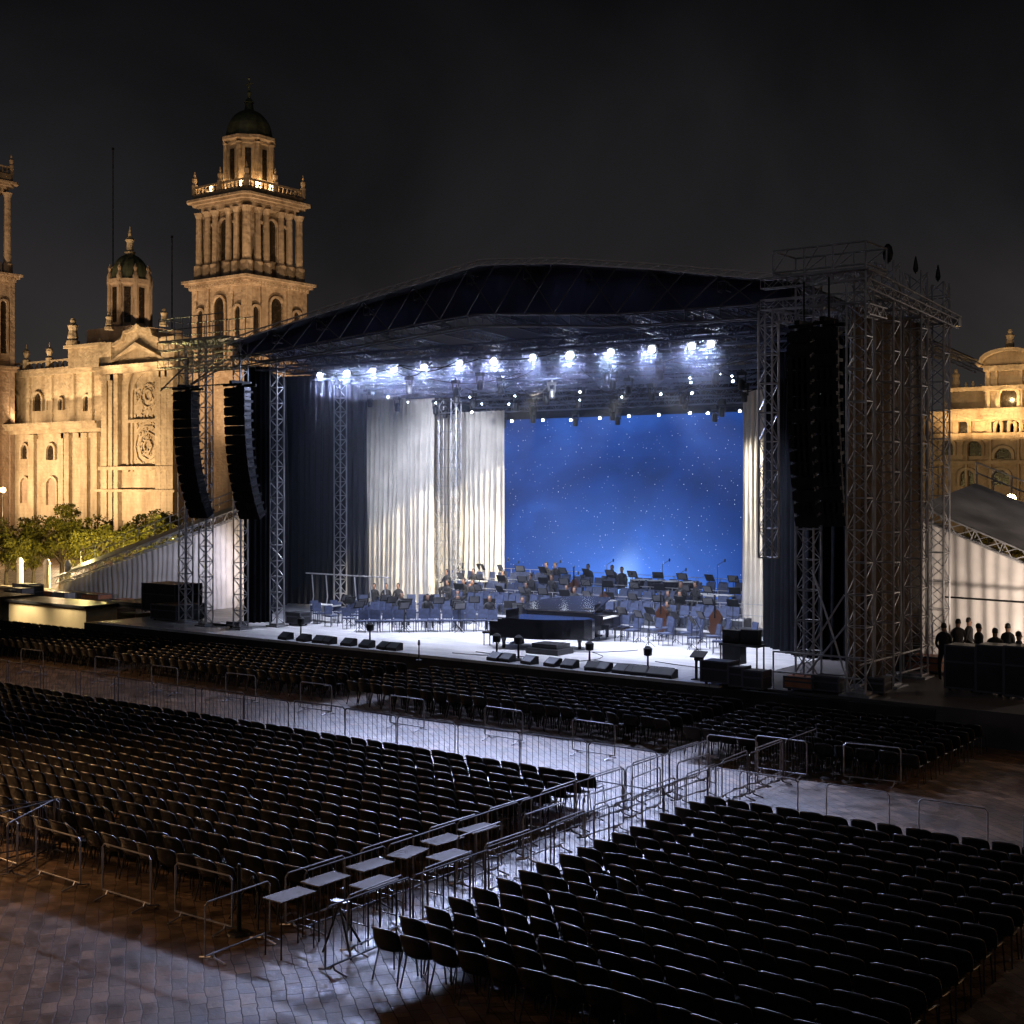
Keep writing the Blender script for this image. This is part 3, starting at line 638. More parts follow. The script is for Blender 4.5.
# church floodlights (lamps stand in the forecourt)
def flood(x, Y, z, tx, tY, tz, pw, ang=70, color=WARM):
    return spot('floodlight', (x, Y, z), (tx, tY, tz), pw, color, ang, 0.8, 0.5)
for x, pw in ((-10, 1.5), (12, 1.2), (38, 1.0), (62, 0.9), (92, 0.8), (125, 0.8), (150, 0.8), (172, 0.8)):
    a = X_(x); flood(a, FY-19, 2.0, a, FY, 14, 18500*pw, 100)
for x in (0, 25, 50, 75, 95):
    a = X_(x, FY+1); spot('ledge_fill', (a, FY-0.9, zl1+0.5), (a, FY+3, zl1+5), 1500, WARM, 140, 0.8, 0.3)  # added roof-level fill for the upper tier behind the cornice
for x in (118, 140, 162):
    a = X_(x, FY-3); spot('ledge_fill', (a, FY-6.5, zcb-1.5), (a, FY-1.5, zcb+3), 1500, WARM, 100, 0.8, 0.3)  # same added fill, aimed up at the pediment
flood(-128, 98, 6, -133, 117, 26, 38000, 60); flood(-112, 113, 8, -129, 121, 27, 38000, 70)
flood(-128, 88, 14, -134, 117, 41, 19000, 36); flood(-100, 108, 14, -129, 121, 41, 17000, 36)
flood(lx.x+6, 121.5, 26.5, lx.x, 132, 32.5, 12000, 90); flood(lx.x+16, 124, 24, lx.x, 132, 33, 16000, 60)  # extra floods added at roof level to brighten the lantern
flood(-163, 88, 8, -170, 108, 38, 60000, 60)
for (u, v) in ((-131.2, 118.6), (-129.9, 120.4), (-135.8, 117.6)):
    point('drum_lamp', (u, v, 46.6), 110, (1, 0.66, 0.28), 0.2)
for k, (px, py) in enumerate(((-130.6, 117.2), (-129.4, 119.0), (-129.5, 121.5), (-134.6, 117.2), (-136.6, 117.3))):
    mbx = MB(); mbx.box(px-0.3, px+0.3, py-0.2, py+0.2, 45.1, 45.5); mbx.lathe(px, py, [(0.1, 45.5), (0.28, 45.7), (0.28, 46.1), (0.1, 46.3)], 8)
    mbx.build('belfry_lamp', 'warmlamp', CH)

# ================================================================== PALACE on the right
PB = thing('palace', 'floodlit ornate stone palace with gable and statue behind the right stage wing', 'building', (-40, 150, 0))
PY = 150.0
def pb(mb, x0, x1, y0, y1, d=0.0, back=8):
    a = onY(x0, y0, PY-d); b2 = onY(x1, y1, PY-d); mb.box(a.x, b2.x, PY-d, PY+back, b2.z, a.z)
w = MB()
a = onY(936, 415, PY); b2 = onY(1130, 415, PY); w.box(a.x-14, b2.x, PY, PY+10, 0, a.z)
pb(w, 951, 1075, 390, 418, -1); pb(w, 985, 1040, 368, 416, 0.6)
pw_ = w.build('wall', 'stone3', PB)
c = MB(); pb(c, 930, 1130, 410, 415, 1.2); pb(c, 930, 1130, 415, 417, 0.6); pb(c, 982, 1043, 386, 388.5, 1.3); pb(c, 983, 1042, 366, 368.5, 1.3); pb(c, 949, 984, 388, 390.5, 0.2); pb(c, 930, 1130, 434, 437, 0.7); pb(c, 930, 1130, 461, 463, 0.6)
for x in (988, 996, 1021, 1030): pb(c, x-1.4, x+1.4, 369, 410, 1.0, 1)
for x in (945, 957, 970, 990, 1020): pb(c, x-1.2, x+1.2, 417, 434, 0.5, 1)
for x in (940, 966, 990, 1018): pb(c, x-1.2, x+1.2, 437, 500, 0.5, 1)
c.build('cornice', 'stone3', pw_)
ga = onY(1010, 366, PY-0.6); gt = zz(1010, 351, PY-0.6); hw = 2.2
gb = MB(); plg = [(ga.x-hw-1.0, ga.z)] + [(ga.x + (hw+0.6)*math.cos(t), ga.z+0.3+(gt-ga.z-0.3)*math.sin(t)) for t in [math.pi-math.pi*k/10 for k in range(11)]] + [(ga.x+hw+1.0, ga.z)]
gb.prism(plg, 'Y', PY-0.6, PY+1.5); gb.frame(plg, [(ga.x+(u-ga.x)*1.12, v+0.35) for u, v in plg], 'Y', PY-1.5, PY-0.5); gb.build('gable', 'stone3', PB)
s2 = MB(); statue(s2, 1010, 352, 329, PY+0.4); statue(s2, 988, 368, 352, PY); statue(s2, 956, 390, 369, PY+1.2); statue(s2, 966, 390, 382, PY+1.2); statue(s2, 973, 390, 381, PY+1.2); statue(s2, 981, 390, 384, PY+1.2); statue(s2, 945, 411, 401, PY); s2.build('statue', 'stone3', PB)
for x, y0_, y1_, ww, yy in ((1009, 388, 407, 1.9, PY-0.6), (1006, 419, 434, 1.9, PY), (1016, 421, 433, 1.1, PY), (996, 421, 433, 1.1, PY), (963, 420, 433, 1.3, PY), (948, 441, 455, 1.4, PY), (975, 441, 456, 1.7, PY), (1004, 448, 459, 1.8, PY), (1001, 470, 485, 2.0, PY), (968, 470, 486, 1.6, PY)):
    a = onY(x, y1_, yy); window(PB, a.x, a.z, ww, zz(x, y0_, yy)-a.z, yy, 'Y', 0.3, 0.2, 'stone3')
for x, pw in ((950, 1.0), (975, 1.3), (1000, 0.8), (1025, 1.2)):
    a = onY(x, 436, PY-3); spot('floodlight', (a.x, PY-3.4, a.z-0.4), (a.x, PY, a.z+4.5), 1500*pw, (1, 0.64, 0.30), 120, 0.8, 0.3)
flood(-36, 118, 3, -44, 150, 12, 4000, 60); flood(-30, 120, 4, -42, 150, 18, 9000, 60); flood(-40, 128, 14, -42, 150, 21, 8000, 50)
a = onY(1009, 402, PY-1); point('niche_lamp', (a.x, PY-1.5, a.z+0.3), 330, (1, 0.72, 0.34), 0.15)

# street lamps
def street_lamp(p, h, label, pw, rad=0.32):
    t = thing('street_lamp', label, 'street lamp', (p[0], p[1], 0))
    m = MB(); m.lathe(p[0], p[1], [(0.25, 0), (0.22, 0.5), (0.09, 0.7), (0.06, h-rad-0.1), (0.14, h-rad), (0.05, h-rad+0.02)], 8); m.build('post', 'black', t)
    m = MB(); m.lathe(p[0], p[1], [(0.08, h-rad)] + [(rad*math.cos(a_), h+rad*math.sin(a_)) for a_ in [R(x) for x in range(-70, 80, 20)]] + [(0.03, h+rad)], 12); m.build('globe', 'warmlamp', t, smooth=True)
    point('street_lamp_light', (p[0], p[1]-rad-0.25, h), pw, (1, 0.6, 0.24), 0.3)
for (x, y, Y, lab, pw, rad) in ((3, 490, 104, 'lit globe street lamp in front of the cathedral wall at the frame edge', 2500, 0.36), (1011, 499, 92, 'lit globe street lamp in front of the palace, the brightest one', 1500, 0.34),
                       (988, 498, 98, 'smaller lit globe street lamp among the palace bushes', 700, 0.17), (964, 492, 100, 'lit globe street lamp nearest the stage scaffold before the palace', 1100, 0.22)):
    a = onY(x, y, Y); street_lamp(a, a.z, lab, pw, rad)

# ================================================================== TREES
def tree_protos(n=3):
    P = []
    for k in range(n):
        rn = random.Random(20+k); t = thing('broadleaf_tree', 'tree', 'tree', (0,0,0))
        m = MB(); m.tube((0,0,0), (0.05,0,1.3), 0.17, 8, 0.12)
        cl = []
        for j in range(7):
            an = j*0.9+rn.random(); rr = rn.uniform(0.6, 1.5); e = Vector((rr*math.cos(an), rr*math.sin(an), rn.uniform(2.0, 4.0)))
            m.tube((0.05,0,1.1+0.1*j), e, 0.07, 5, 0.025); cl.append(e)
        m.build('trunk', 'bark', t)
        c = MB()
        for j in range(13): cl.append(Vector((rn.gauss(0, 0.85), rn.gauss(0, 0.85), rn.uniform(1.7, 4.5))))
        for q in cl:
            rad = rn.uniform(0.5, 0.85) * (1.0 if q.z < 3.6 else 0.75)
            for _ in range(230):
                v = Vector((rn.gauss(0,1), rn.gauss(0,1), rn.gauss(0,1))).normalized() * rad * rn.uniform(0.55, 1.08)
                v.z *= 0.8; pos = q+v; s_ = rn.uniform(0.06, 0.12)
                a_ = Vector((rn.gauss(0,1), rn.gauss(0,1), rn.gauss(0,1))).normalized(); b_ = a_.orthogonal().normalized()
                c.quad(pos-a_*s_, pos-b_*s_*0.6, pos+a_*s_, pos+b_*s_*0.6)
        c.build('crown', 'leaf', t)
        P.append(t)
    return P
TP = tree_protos()
tl = [(6, 588, 88, 0.9, 0, 'dark tree at the left edge of the tree row'), (33, 586, 90, 0.85, 1, 'small dark tree, second from the left edge in the row'),
      (62, 585, 94, 1.15, 2, 'tallest green tree in front of the cathedral pilasters'), (92, 586, 92, 1.05, 0, 'bright yellow-green tree lit by a lamp below the cathedral wall'),
      (128, 586, 93, 1.12, 1, 'dark rounded tree before the cathedral portal'), (146, 584, 97, 1.0, 2, 'green tree just right of the portal in the tree row'),
      (172, 578, 97, 1.25, 0, 'tall olive tree beside the hanging speaker column'), (196, 575, 100, 1.1, 1, 'tree partly hidden behind the hanging speaker column'),
      (20, 584, 99, 0.95, 2, 'low dark tree behind the first gap of the tree row')]
used = set()
for k, (x, yb, Y, s_, v, lab) in enumerate(tl):
    t_ = F_PX*CAM_H/(yb-HY-1.5)*1.0; Y = t_*(cs+sn*(x-CX)/F_PX); a = onY(x, 500, Y)
    s_ *= 0.93*(1.0, 0.88, 1.08)[k % 3]
    if v not in used:
        o = TP[v]; used.add(v); o.location = (a.x, Y, 0)
    else: o = dup(TP[v], (a.x, Y, 0))
    o.rotation_euler = (0, 0, k*1.3); o.scale = (s_*1.05, s_*1.05, s_); tag(o, lab, 'tree', 'trees in front of the cathedral')
for x, Y, pw, c_ in ((84, 53, 2800, (1, 0.8, 0.3)), (104, 54, 3800, (1, 0.8, 0.3)), (58, 52, 700, WARM), (158, 57, 2600, (1, 0.85, 0.3)), (20, 49, 60, WARM), (134, 55, 130, WARM)):
    a = onY(x, 560, Y); point('tree_uplight', (a.x, Y, 2.4), pw, c_, 0.3)
for k, (x, Y, s_, lab) in enumerate(((952, 104, 0.55, 'small bush beside the stage scaffold before the palace'), (975, 108, 0.6, 'rounded bush between two lit street lamps'), (1000, 104, 0.5, 'low yellow-green bush under the brightest street lamp'), (1022, 100, 0.55, 'bush at the frame edge right of the brightest lamp'))):
    a = onY(x, 505, Y); o = dup(TP[k % 3], (a.x, Y, 0), k*2.0, lab, 'bushes in front of the palace', (s_*1.6, s_*1.6, s_*1.15)); o['category'] = 'bush'; o.name = 'bush'
# bollards and low wall of the forecourt
a0 = onZ(-60, 612, 0); a1 = onZ(100, 605, 0)
fw = MB(); fw.box(-92, -66, 49.0, 49.4, 0, 0.45); fw.box(-92.1, -65.9, 48.9, 49.5, 0.45, 0.55)
tag(fw.build('low_wall', 'kerbstone'), 'low warm-lit stone wall running in front of the row of trees', 'wall')
for k, x in enumerate((47, 68, 20, 101)):
    a = onY(x, 590, 50.5); m = MB(); m.lathe(a.x, 50.5, [(0.22, 0), (0.2, 1.9), (0.26, 2.0), (0.1, 2.3)], 8)
    tag(m.build('stone_bollard', 'white'), ['pale post under the bright yellow-green tree', 'second pale post right of the tallest tree', 'pale post by the small dark tree at the left', 'pale post below the dark rounded tree'][k], 'bollard', 'pale posts before the trees')
point('forecourt_lamp', (-100, 70, 5), 3500, WARM, 0.4); point('forecourt_lamp', (-85, 76, 5), 2500, WARM, 0.4); point('forecourt_lamp', (-78, 47, 4), 350, WARM, 0.4)

# ================================================================== STAGE
k_ = 1.0
deck = thing('stage', 'wide low concert stage with a brightly lit pale floor', 'stage', (-32, 44, 0))
m = MB(); m.box(-51, -12.6, 36.5, 57, 0.0, 0.90); m.build('base', 'case', deck)
m = MB(); m.box(-50, -19.2, 36.45, 57, 0.902, DZ); m.build('floor_panel', 'deck', deck)
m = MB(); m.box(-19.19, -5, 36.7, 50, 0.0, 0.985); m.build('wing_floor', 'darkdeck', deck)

def tower(x, y, z0, z1, w, label, name='truss_tower', m='alu', r=0.035, rl=0.018):
    t = thing(name, label, 'truss tower', (x, y, z0), 'truss towers of the stage')
    b = MB(); b.truss((x, y, z0+0.12), (x, y, z1), w, r, rl, w*0.8); b.build('lattice', m, t)
    b = MB(); b.box(x-w*0.8, x+w*0.8, y-w*0.8, y+w*0.8, z0, z0+0.06); b.box(x-w*0.55, x+w*0.55, y-w*0.55, y+w*0.55, z0+0.06, z0+0.12); b.build('base_plate', 'steel', t)
    return t
TW = [(-44.8, 38.2, 13.4, 'lattice tower behind the outermost hanging speaker column, left'), (-42.6, 38.2, 13.2, 'lattice tower at the left front corner of the stage roof'),
      (-42.2, 39.9, 12.6, 'lattice tower just inside the left hanging speakers'), (-45.3, 47.0, 12.3, 'slim lattice tower against the navy curtain deep on stage left'),
      (-17.0, 38.1, 13.2, 'lattice tower below the right pair of hanging speakers'), (-15.0, 37.2, 13.3, 'corner lattice tower at the right front of the stage'),
      (-15.0, 39.4, 13.9, 'second lattice tower back along the right side of the stage'), (-15.0, 41.8, 13.9, 'third lattice tower back along the right side of the stage'),
      (-15.0, 43.9, 13.8, 'rearmost lattice tower along the right side of the stage'), (-46.6, 38.6, 13.0, 'leftmost lattice tower under the scaffold platform')]
for (x, y, z, lab) in TW: tower(x, y, 0.985 if x > -19 else DZ, z, 0.58 if x > -19 else 0.42, lab)
# hanging truss column at the right
m = MB(); m.truss((-17.9, 37.2, 4.9), (-17.9, 37.2, 12.4), 0.45, 0.035, 0.018, 0.45)
tag(m.build('hanging_truss', 'alu'), 'vertical truss hanging in front of the black right wing curtain', 'truss')

# roof
YF, YB = 38.1, 56.0
prof_t = [(-43.0, 12.95), (-41, 13.3), (-38, 13.75), (-34, 14.35), (-29.4, 15.0), (-26, 14.7), (-22.6, 14.2), (-18.2, 13.45), (-17.4, 13.4)]
prof_b = [(-43.0, 12.45), (-38, 12.75), (-33, 13.1), (-30, 13.3), (-27, 13.1), (-24, 12.85), (-18.2, 12.75), (-17.4, 12.75)]
def lerp(prof, x):
    for (a, za_), (b, zb_) in zip(prof[:-1], prof[1:]):
        if a <= x <= b: return za_ + (zb_-za_)*(x-a)/(b-a)
    return prof[0][1] if x < prof[0][0] else prof[-1][1]
RF = thing('stage_roof', 'arched dark stage roof with truss ribs over the concert stage', 'roof', (-30, 38, 12.5))
m = MB(); xs = [-43+25.6*k/40 for k in range(41)]
for a, b in zip(xs[:-1], xs[1:]):
    m.quad((a, YF-0.3, lerp(prof_t, a)), (b, YF-0.3, lerp(prof_t, b)), (b, YB, lerp(prof_t, b)-1.2), (a, YB, lerp(prof_t, a)-1.2))
    m.quad((a, YF-0.3, lerp(prof_t, a)+0.05), (a, YB, lerp(prof_t, a)-1.15), (b, YB, lerp(prof_t, b)-1.15), (b, YF-0.3, lerp(prof_t, b)+0.05))
m.build('membrane', 'skin_roof', RF)
m = MB(); 
for a, b in zip(xs[:-1], xs[1:]):
    fo = 0.06*math.sin(a*2.1); fp = 0.06*math.sin(b*2.1)
    m.quad((a, YF+0.3+fo, lerp(prof_b, a)), (b, YF+0.3+fp, lerp(prof_b, b)), (b, YF+0.3-fp, lerp(prof_t, b)), (a, YF+0.3-fo, lerp(prof_t, a)))
m.build('fascia_cloth', 'fascia', RF)
m = MB()
for a, b in zip(xs[:-1], xs[1:]):
    for dz in (0.0, -0.42): 
        m.tube((a, YF-0.1, lerp(prof_b, a)+dz), (b, YF-0.1, lerp(prof_b, b)+dz), 0.035, 5)
        m.tube((a, YF+0.35, lerp(prof_b, a)+dz), (b, YF+0.35, lerp(prof_b, b)+dz), 0.03, 5)
    m.tube((a, YF-0.1, lerp(prof_b, a)), (b, YF-0.1, lerp(prof_b, b)-0.42), 0.016, 4)
    m.tube((b, YF-0.1, lerp(prof_b, b)), (b, YF-0.1, lerp(prof_b, b)-0.42), 0.016, 4)
for k in range(0, 40, 2):
    a, b = xs[k], xs[min(40, k+2)]
    if lerp(prof_t, a)-lerp(prof_b, a) > 0.55:
        m.tube((a, YF-0.2, lerp(prof_b, a)), (b, YF-0.2, lerp(prof_t, b)), 0.028, 4); 
        if k % 4 == 0: m.tube((b, YF-0.2, lerp(prof_b, b)), (a, YF-0.2, lerp(prof_t, a)), 0.022, 4)
for k in range(0, 41, 4):
    m.truss((xs[k], YF, lerp(prof_t, xs[k])-0.3), (xs[k], YB, lerp(prof_t, xs[k])-1.5), 0.3, 0.028, 0.014, 0.8)
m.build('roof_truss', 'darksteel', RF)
m = MB()
for a, b in zip(xs[:-1], xs[1:]):
    for dz in (0.02, 0.2): m.tube((a, YF-0.35, lerp(prof_t, a)+dz), (b, YF-0.35, lerp(prof_t, b)+dz), 0.035, 5)
    m.tube((a, YF-0.35, lerp(prof_t, a)+0.02), (b, YF-0.35, lerp(prof_t, b)+0.2), 0.014, 4)
m.build('edge_rail', 'bright', RF)

# overhead lighting trusses: each its own thing
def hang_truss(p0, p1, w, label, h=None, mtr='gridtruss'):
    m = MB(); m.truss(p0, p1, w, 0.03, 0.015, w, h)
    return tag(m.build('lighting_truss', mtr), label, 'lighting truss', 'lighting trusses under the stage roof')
rows = [(39.6, 12.2), (41.4, 12.15), (43.0, 12.0), (44.6, 11.9), (46.2, 11.75), (47.8, 11.6), (49.4, 11.5), (51.0, 11.4), (52.6, 11.1), (53.9, 10.95)]
for k, (y, z) in enumerate(rows):
    hang_truss((-43.0 if y < 50 else -41.5, y, z), (-17.6 if y < 44 else -21.5, y, z), 0.4, 'crosswise lighting truss under the stage roof, %s from the front' % ordn(k))
for k, x in enumerate((-41.6, -38, -34.5, -31, -27.5, -24, -21.6)):
    hang_truss((x, 39.0, 12.75), (x, 54.8, 11.75), 0.35, 'lengthwise lighting truss under the stage roof, %s from the left tower' % ordn(k))
# cable bundles looping under the grid
rn = random.Random(5); m = MB()
for k in range(46):
    y = rn.choice(rows)[0]+rn.uniform(-0.3, 0.3); x = rn.uniform(-42, -23); L = rn.uniform(1.5, 5); z = 11.9-(y-39)*0.075; sg = rn.uniform(0.1, 0.5)
    pts = [(x+L*i/6, y, z-sg*math.sin(math.pi*i/6)) for i in range(7)]; m.path(pts, 0.022, 4)
tag(m.build('power_cable', 'black'), 'loose black power cables looping below the lighting grid', 'cables', kind='stuff')

# lamps
def lamp_proto(name, s, lens, label):
    t = thing(name, label, 'stage lamp', (0,0,0))
    b = MB(); b.lathe(0, 0, [(s*0.55, 0.0), (s*0.62, s*0.25), (s*0.5, s*1.0), (s*0.3, s*1.2)], 12); b.build('body', 'black', t)
    b = MB(); b.tube((-s*0.75,0,s*0.5), (-s*0.75,0,s*1.7), s*0.08, 5); b.tube((s*0.75,0,s*0.5), (s*0.75,0,s*1.7), s*0.08, 5); b.tube((-s*0.75,0,s*1.7), (s*0.75,0,s*1.7), s*0.08, 5)
    b.box(-s*0.2, s*0.2, -s*0.2, s*0.2, s*1.7, s*2.1); b.tube((-s*0.75,0,s*0.5),(s*0.75,0,s*0.5), s*0.05, 5); b.build('bracket', 'black', t)
    b = MB(); b.lathe(0, 0, [(s*0.29, -0.06), (s*0.29, -0.01)], 14); b.build('lens', lens, t)
    return t
def cam_tilt(o, loc, target):
    d = (Vector(target)-Vector(loc)).normalized(); o.rotation_euler = (-d).to_track_quat('Z', 'Y').to_euler(); o.location = loc
fp = [(320,375),(347,373),(373,370),(394,369),(424,367),(460,363),(494,361),(533,357),(570,355),(611,352),(652,349),(692,346),(711,344)]
big = [0.9,1.0,0.85,1.0,1.05,0.95,1.15,0.9,1.15,1.0,1.1,1.05,1.1]
L0 = lamp_proto('wash_lamp', 0.34, 'lens', 'x')
for k, (x, y) in enumerate(fp):
    q = onY(x, y, 41.4)
    o = L0 if k == 0 else dup(L0, q)
    tg = (-13, 8, 0)
    cam_tilt(o, q, (q.x*0.55-2, 0, 4)); o.scale = (big[k],)*3
    tag(o, 'blazing white wash lamp in the front lamp row, %s from the left' % ordn(k), 'stage lamp', 'bright front row of wash lamps')
    d = (Vector((q.x*0.5-6, 6, 0))-q).normalized()
    spot('wash_beam', q+d*0.35, (-13.0 - 0.25*(k-6), 21.5, 0), L_FRONT*big[k], COOL, 58, 1.0, 0.3)
    spot('wash_beam', q+d*0.35, (q.x*0.9-2, 20, 0), L_FRONT*0.22, COOL, 100, 0.9, 0.16)
    spot('floor_beam', q+Vector((0,0.1,-0.45)), (q.x*0.97-0.5, 43.0+(k % 3), 1), L_FLOOR*0.5, (0.78, 0.82, 1.0), 88, 0.9, 0.15)
bp_ = [(512,421),(543,420),(571,420),(600,418),(629,416),(659,415),(690,413),(708,413),(740,411)]
L1 = lamp_proto('spot_lamp', 0.16, 'lens2', 'x')
for k, (x, y) in enumerate(bp_):
    q = onY(x, y, 53.9); o = L1 if k == 0 else dup(L1, q); cam_tilt(o, q, (q.x*0.6, 20, 4)); o.scale = (1.15,)*3
    tag(o, 'small white lamp along the top of the blue screen, %s from the left' % ordn(k), 'stage lamp', 'lamps along the top of the screen')
    spot('screen_beam', q+Vector((0.0,-0.05,-0.1)), (q.x+0.1, 53.5, 1), L_BACK*0.7, (0.5, 0.68, 1.0), 34, 0.9, 0.06); spot('screen_beam', q+Vector((0.05,-0.3,-0.1)), (q.x+1.0, 46.5, 1), L_BACK*0.7, (0.72, 0.80, 1.0), 60, 0.9, 0.1)
mp_ = [(388,397,46),(408,402,46),(470,397,47),(472,412,49),(515,396,48),(509,404,48),(580,392,49),(580,400,49),(622,397,49),(661,394,49),(690,378,46),(691,382.5,46),(692,393,49),(720,374,45),(732,376,45),(733,381,45),(436,403,47),(482,404,48)]
for k, (x, y, Y) in enumerate(mp_):
    q = onY(x, y, Y); o = dup(L1, q); cam_tilt(o, q, (q.x*0.6, 20, 4)); o.scale = (0.62+0.3*(k % 3 == 0),)*3
    tag(o, 'tiny lit spotlight hanging mid-depth under the roof grid, %s from the left' % ordn(sorted(range(len(mp_)), key=lambda i: mp_[i][0]).index(k)), 'stage lamp', 'small lamps in the middle of the grid')
# unlit moving heads and batten lights for density
b = MB(); b.box(-0.16, 0.16, -0.12, 0.12, 0.35, 0.5); b.tube((-0.16,0,0.4), (-0.16,0,0.05), 0.03, 5); b.tube((0.16,0,0.4), (0.16,0,0.05), 0.03, 5); b.lathe(0, 0, [(0.1,-0.22),(0.13,-0.15),(0.13,0.12),(0.07,0.2)], 10); b.tube((0,0,0.5),(0,0,0.62),0.04,5)
mh = b.build('moving_head', 'black', origin=(0,0,0)); mh.location = (-40, 39.6, 11.45)
rn = random.Random(9); n_ = 0
for j, (y, z) in enumerate(rows):
    if j < 2: continue
    for i in range(5):
        x = -41.5+i*4.4+rn.uniform(-1.2, 1.2)
        if x > -19 or (y > 44 and x > -23): continue
        o = mh if n_ == 0 else mh.copy()
        if n_: COL.objects.link(o)
        o.location = (x, y, z-0.82); n_ += 1
        tag(o, 'unlit black moving-head light, %s on the %s crosswise truss' % (ordn(i), ordn(j)), 'stage light', 'unlit moving heads under the roof')
# key lights on the white drapes (warm) from lamps mounted on the grid
spot('drape_beam', (-32.5, 45.8, 11.2), (-41.2, 49.8, 3.2), 12000, (1, 0.86, 0.62), 36, 0.25, 0.1)
spot('drape_beam', (-29.5, 48.0, 11.0), (-39.3, 52.2, 4.6), 12000, (1, 0.88, 0.66), 32, 0.25, 0.1)
spot('drape_beam', (-36, 41.6, 11.3), (-40.5, 49.8, 7.5), 5500, (0.74, 0.80, 1.0), 60, 0.8, 0.2); spot('drape_beam', (-31, 45, 11.4), (-38.5, 52, 8.0), 3200, (0.74, 0.80, 1.0), 60, 0.8, 0.2)
spot('drape_beam', (-27.5, 46.6, 11.2), (-22.9, 50, 5.5), 7500, (1, 0.93, 0.80), 44, 0.7, 0.2)
spot('drape_beam', (-38, 41, 11.6), (-43, 47.5, 5), 700, (0.45, 0.6, 1), 90, 0.9, 0.2)

# drapes and screen
def curtain(name, a, b, z0, z1, m, label, cat='curtain', folds=None, amp=0.12, seed=0, topz=None, nz_=10):
    mb = MB(); drape(mb, a, b, z0, z1, folds, amp, nz_, seed, topz=topz); return tag(mb.build(name, m, smooth=True), label, cat)
def cx_(x, Y): return onY(x, 480, Y).x
curtain('stage_curtain', (cx_(365,49.8), 49.8), (cx_(433,49.8), 49.8), DZ, 11.35, 'white', 'widest ivory drape hanging left of the blue screen', folds=15, amp=0.22, seed=1)
curtain('stage_curtain', (cx_(433,53.0), 53.0), (cx_(462,52.6), 52.6), DZ, 10.6, 'white', 'shaded ivory drape between the two bright left drapes', folds=6, seed=2)
curtain('stage_curtain', (cx_(458,52.2), 52.2), (cx_(505,52.2), 52.2), DZ, 10.7, 'white', 'ivory drape adjoining the left edge of the blue screen', folds=9, amp=0.22, seed=3)
curtain('stage_curtain', (cx_(743,50.0), 50.0), (cx_(768,50.0), 50.0), DZ, 11.0, 'white', 'narrow ivory drape adjoining the right edge of the blue screen', folds=5, amp=0.09, seed=4)
curtain('wing_curtain', (cx_(284,47.8), 47.8), (cx_(368,48.6), 48.6), DZ, 12.6, 'navy', 'tall navy curtain in the left wing beside the ivory drape', folds=14, amp=0.16, seed=5)
curtain('wing_curtain', (cx_(262,41.5), 41.5), (cx_(286,47.7), 47.7), DZ, 12.4, 'navy', 'dark navy side curtain at the far left of the stage', folds=11, amp=0.15, seed=6)
curtain('wing_curtain', (cx_(244,40.0), 40.0), (cx_(272,41), 41.0), DZ, 12.3, 'blackcloth', 'black curtain strip between the left truss towers', folds=5, amp=0.12, seed=7)
curtain('wing_curtain', (cx_(764,46.5), 46.5), (cx_(800,44.0), 44.0), DZ, 12.6, 'blackcloth', 'tall black curtain right of the narrow ivory drape', folds=9, amp=0.15, seed=8)
curtain('wing_curtain', (cx_(800,43.9), 43.9), (-15.8, 44.2), DZ, 12.4, 'blackcloth', 'black curtain behind the right hanging speakers', folds=9, amp=0.15, seed=9)
m = MB()
for i_, (ya, yb) in enumerate(((37.6, 39.1), (39.8, 41.5), (42.2, 43.6))): pass
m1 = MB(); drape(m1, (-15.7, 38.1), (-15.6, 43.9), DZ+0.1, 12.5, 7, 0.16, 14, 12)
tag(m1.build('side_tarpaulin', 'brown', smooth=True), 'creased brown tarpaulin walling the right side of the stage', 'tarpaulin')
bx0, bx1 = cx_(503, 54.4), cx_(745, 54.4); bz1 = onY(505, 420, 54.4).z
m = MB(); m.box(bx0, bx1, 54.4, 54.6, DZ, bz1)
scr = tag(m.build('backdrop_screen', star_screen(0,0,0,0)), 'huge blue starry-sky screen at the back of the stage', 'screen')
m = MB(); m.box(-46, -22.5, 56.2, 56.4, DZ, 12.5); m.box(bx0-0.3, bx1+0.3, 54.7, 54.9, DZ, 12)
tag(m.build('rear_backcloth', 'blackcloth'), 'black cloth closing off the rear of the stage behind the screen', 'cloth')

# scaffold ladder in front of the left drapes
m = MB(); lx0 = cx_(436, 50.6)
m.truss((lx0, 50.8, DZ), (lx0, 50.8, 11.3), 0.35, 0.03, 0.015, 0.4); m.truss((cx_(456,50.8), 50.8, DZ), (cx_(456,50.8), 50.8, 11.3), 0.35, 0.03, 0.015, 0.4)
for k in range(11):
    m.tube((lx0, 50.8, 1.6+k*0.9), (cx_(456,50.8), 50.8, 1.6+k*0.9), 0.02, 4)
tag(m.build('scaffold_ladder', 'alu'), 'slim scaffold ladder standing between the ivory drapes', 'scaffold')

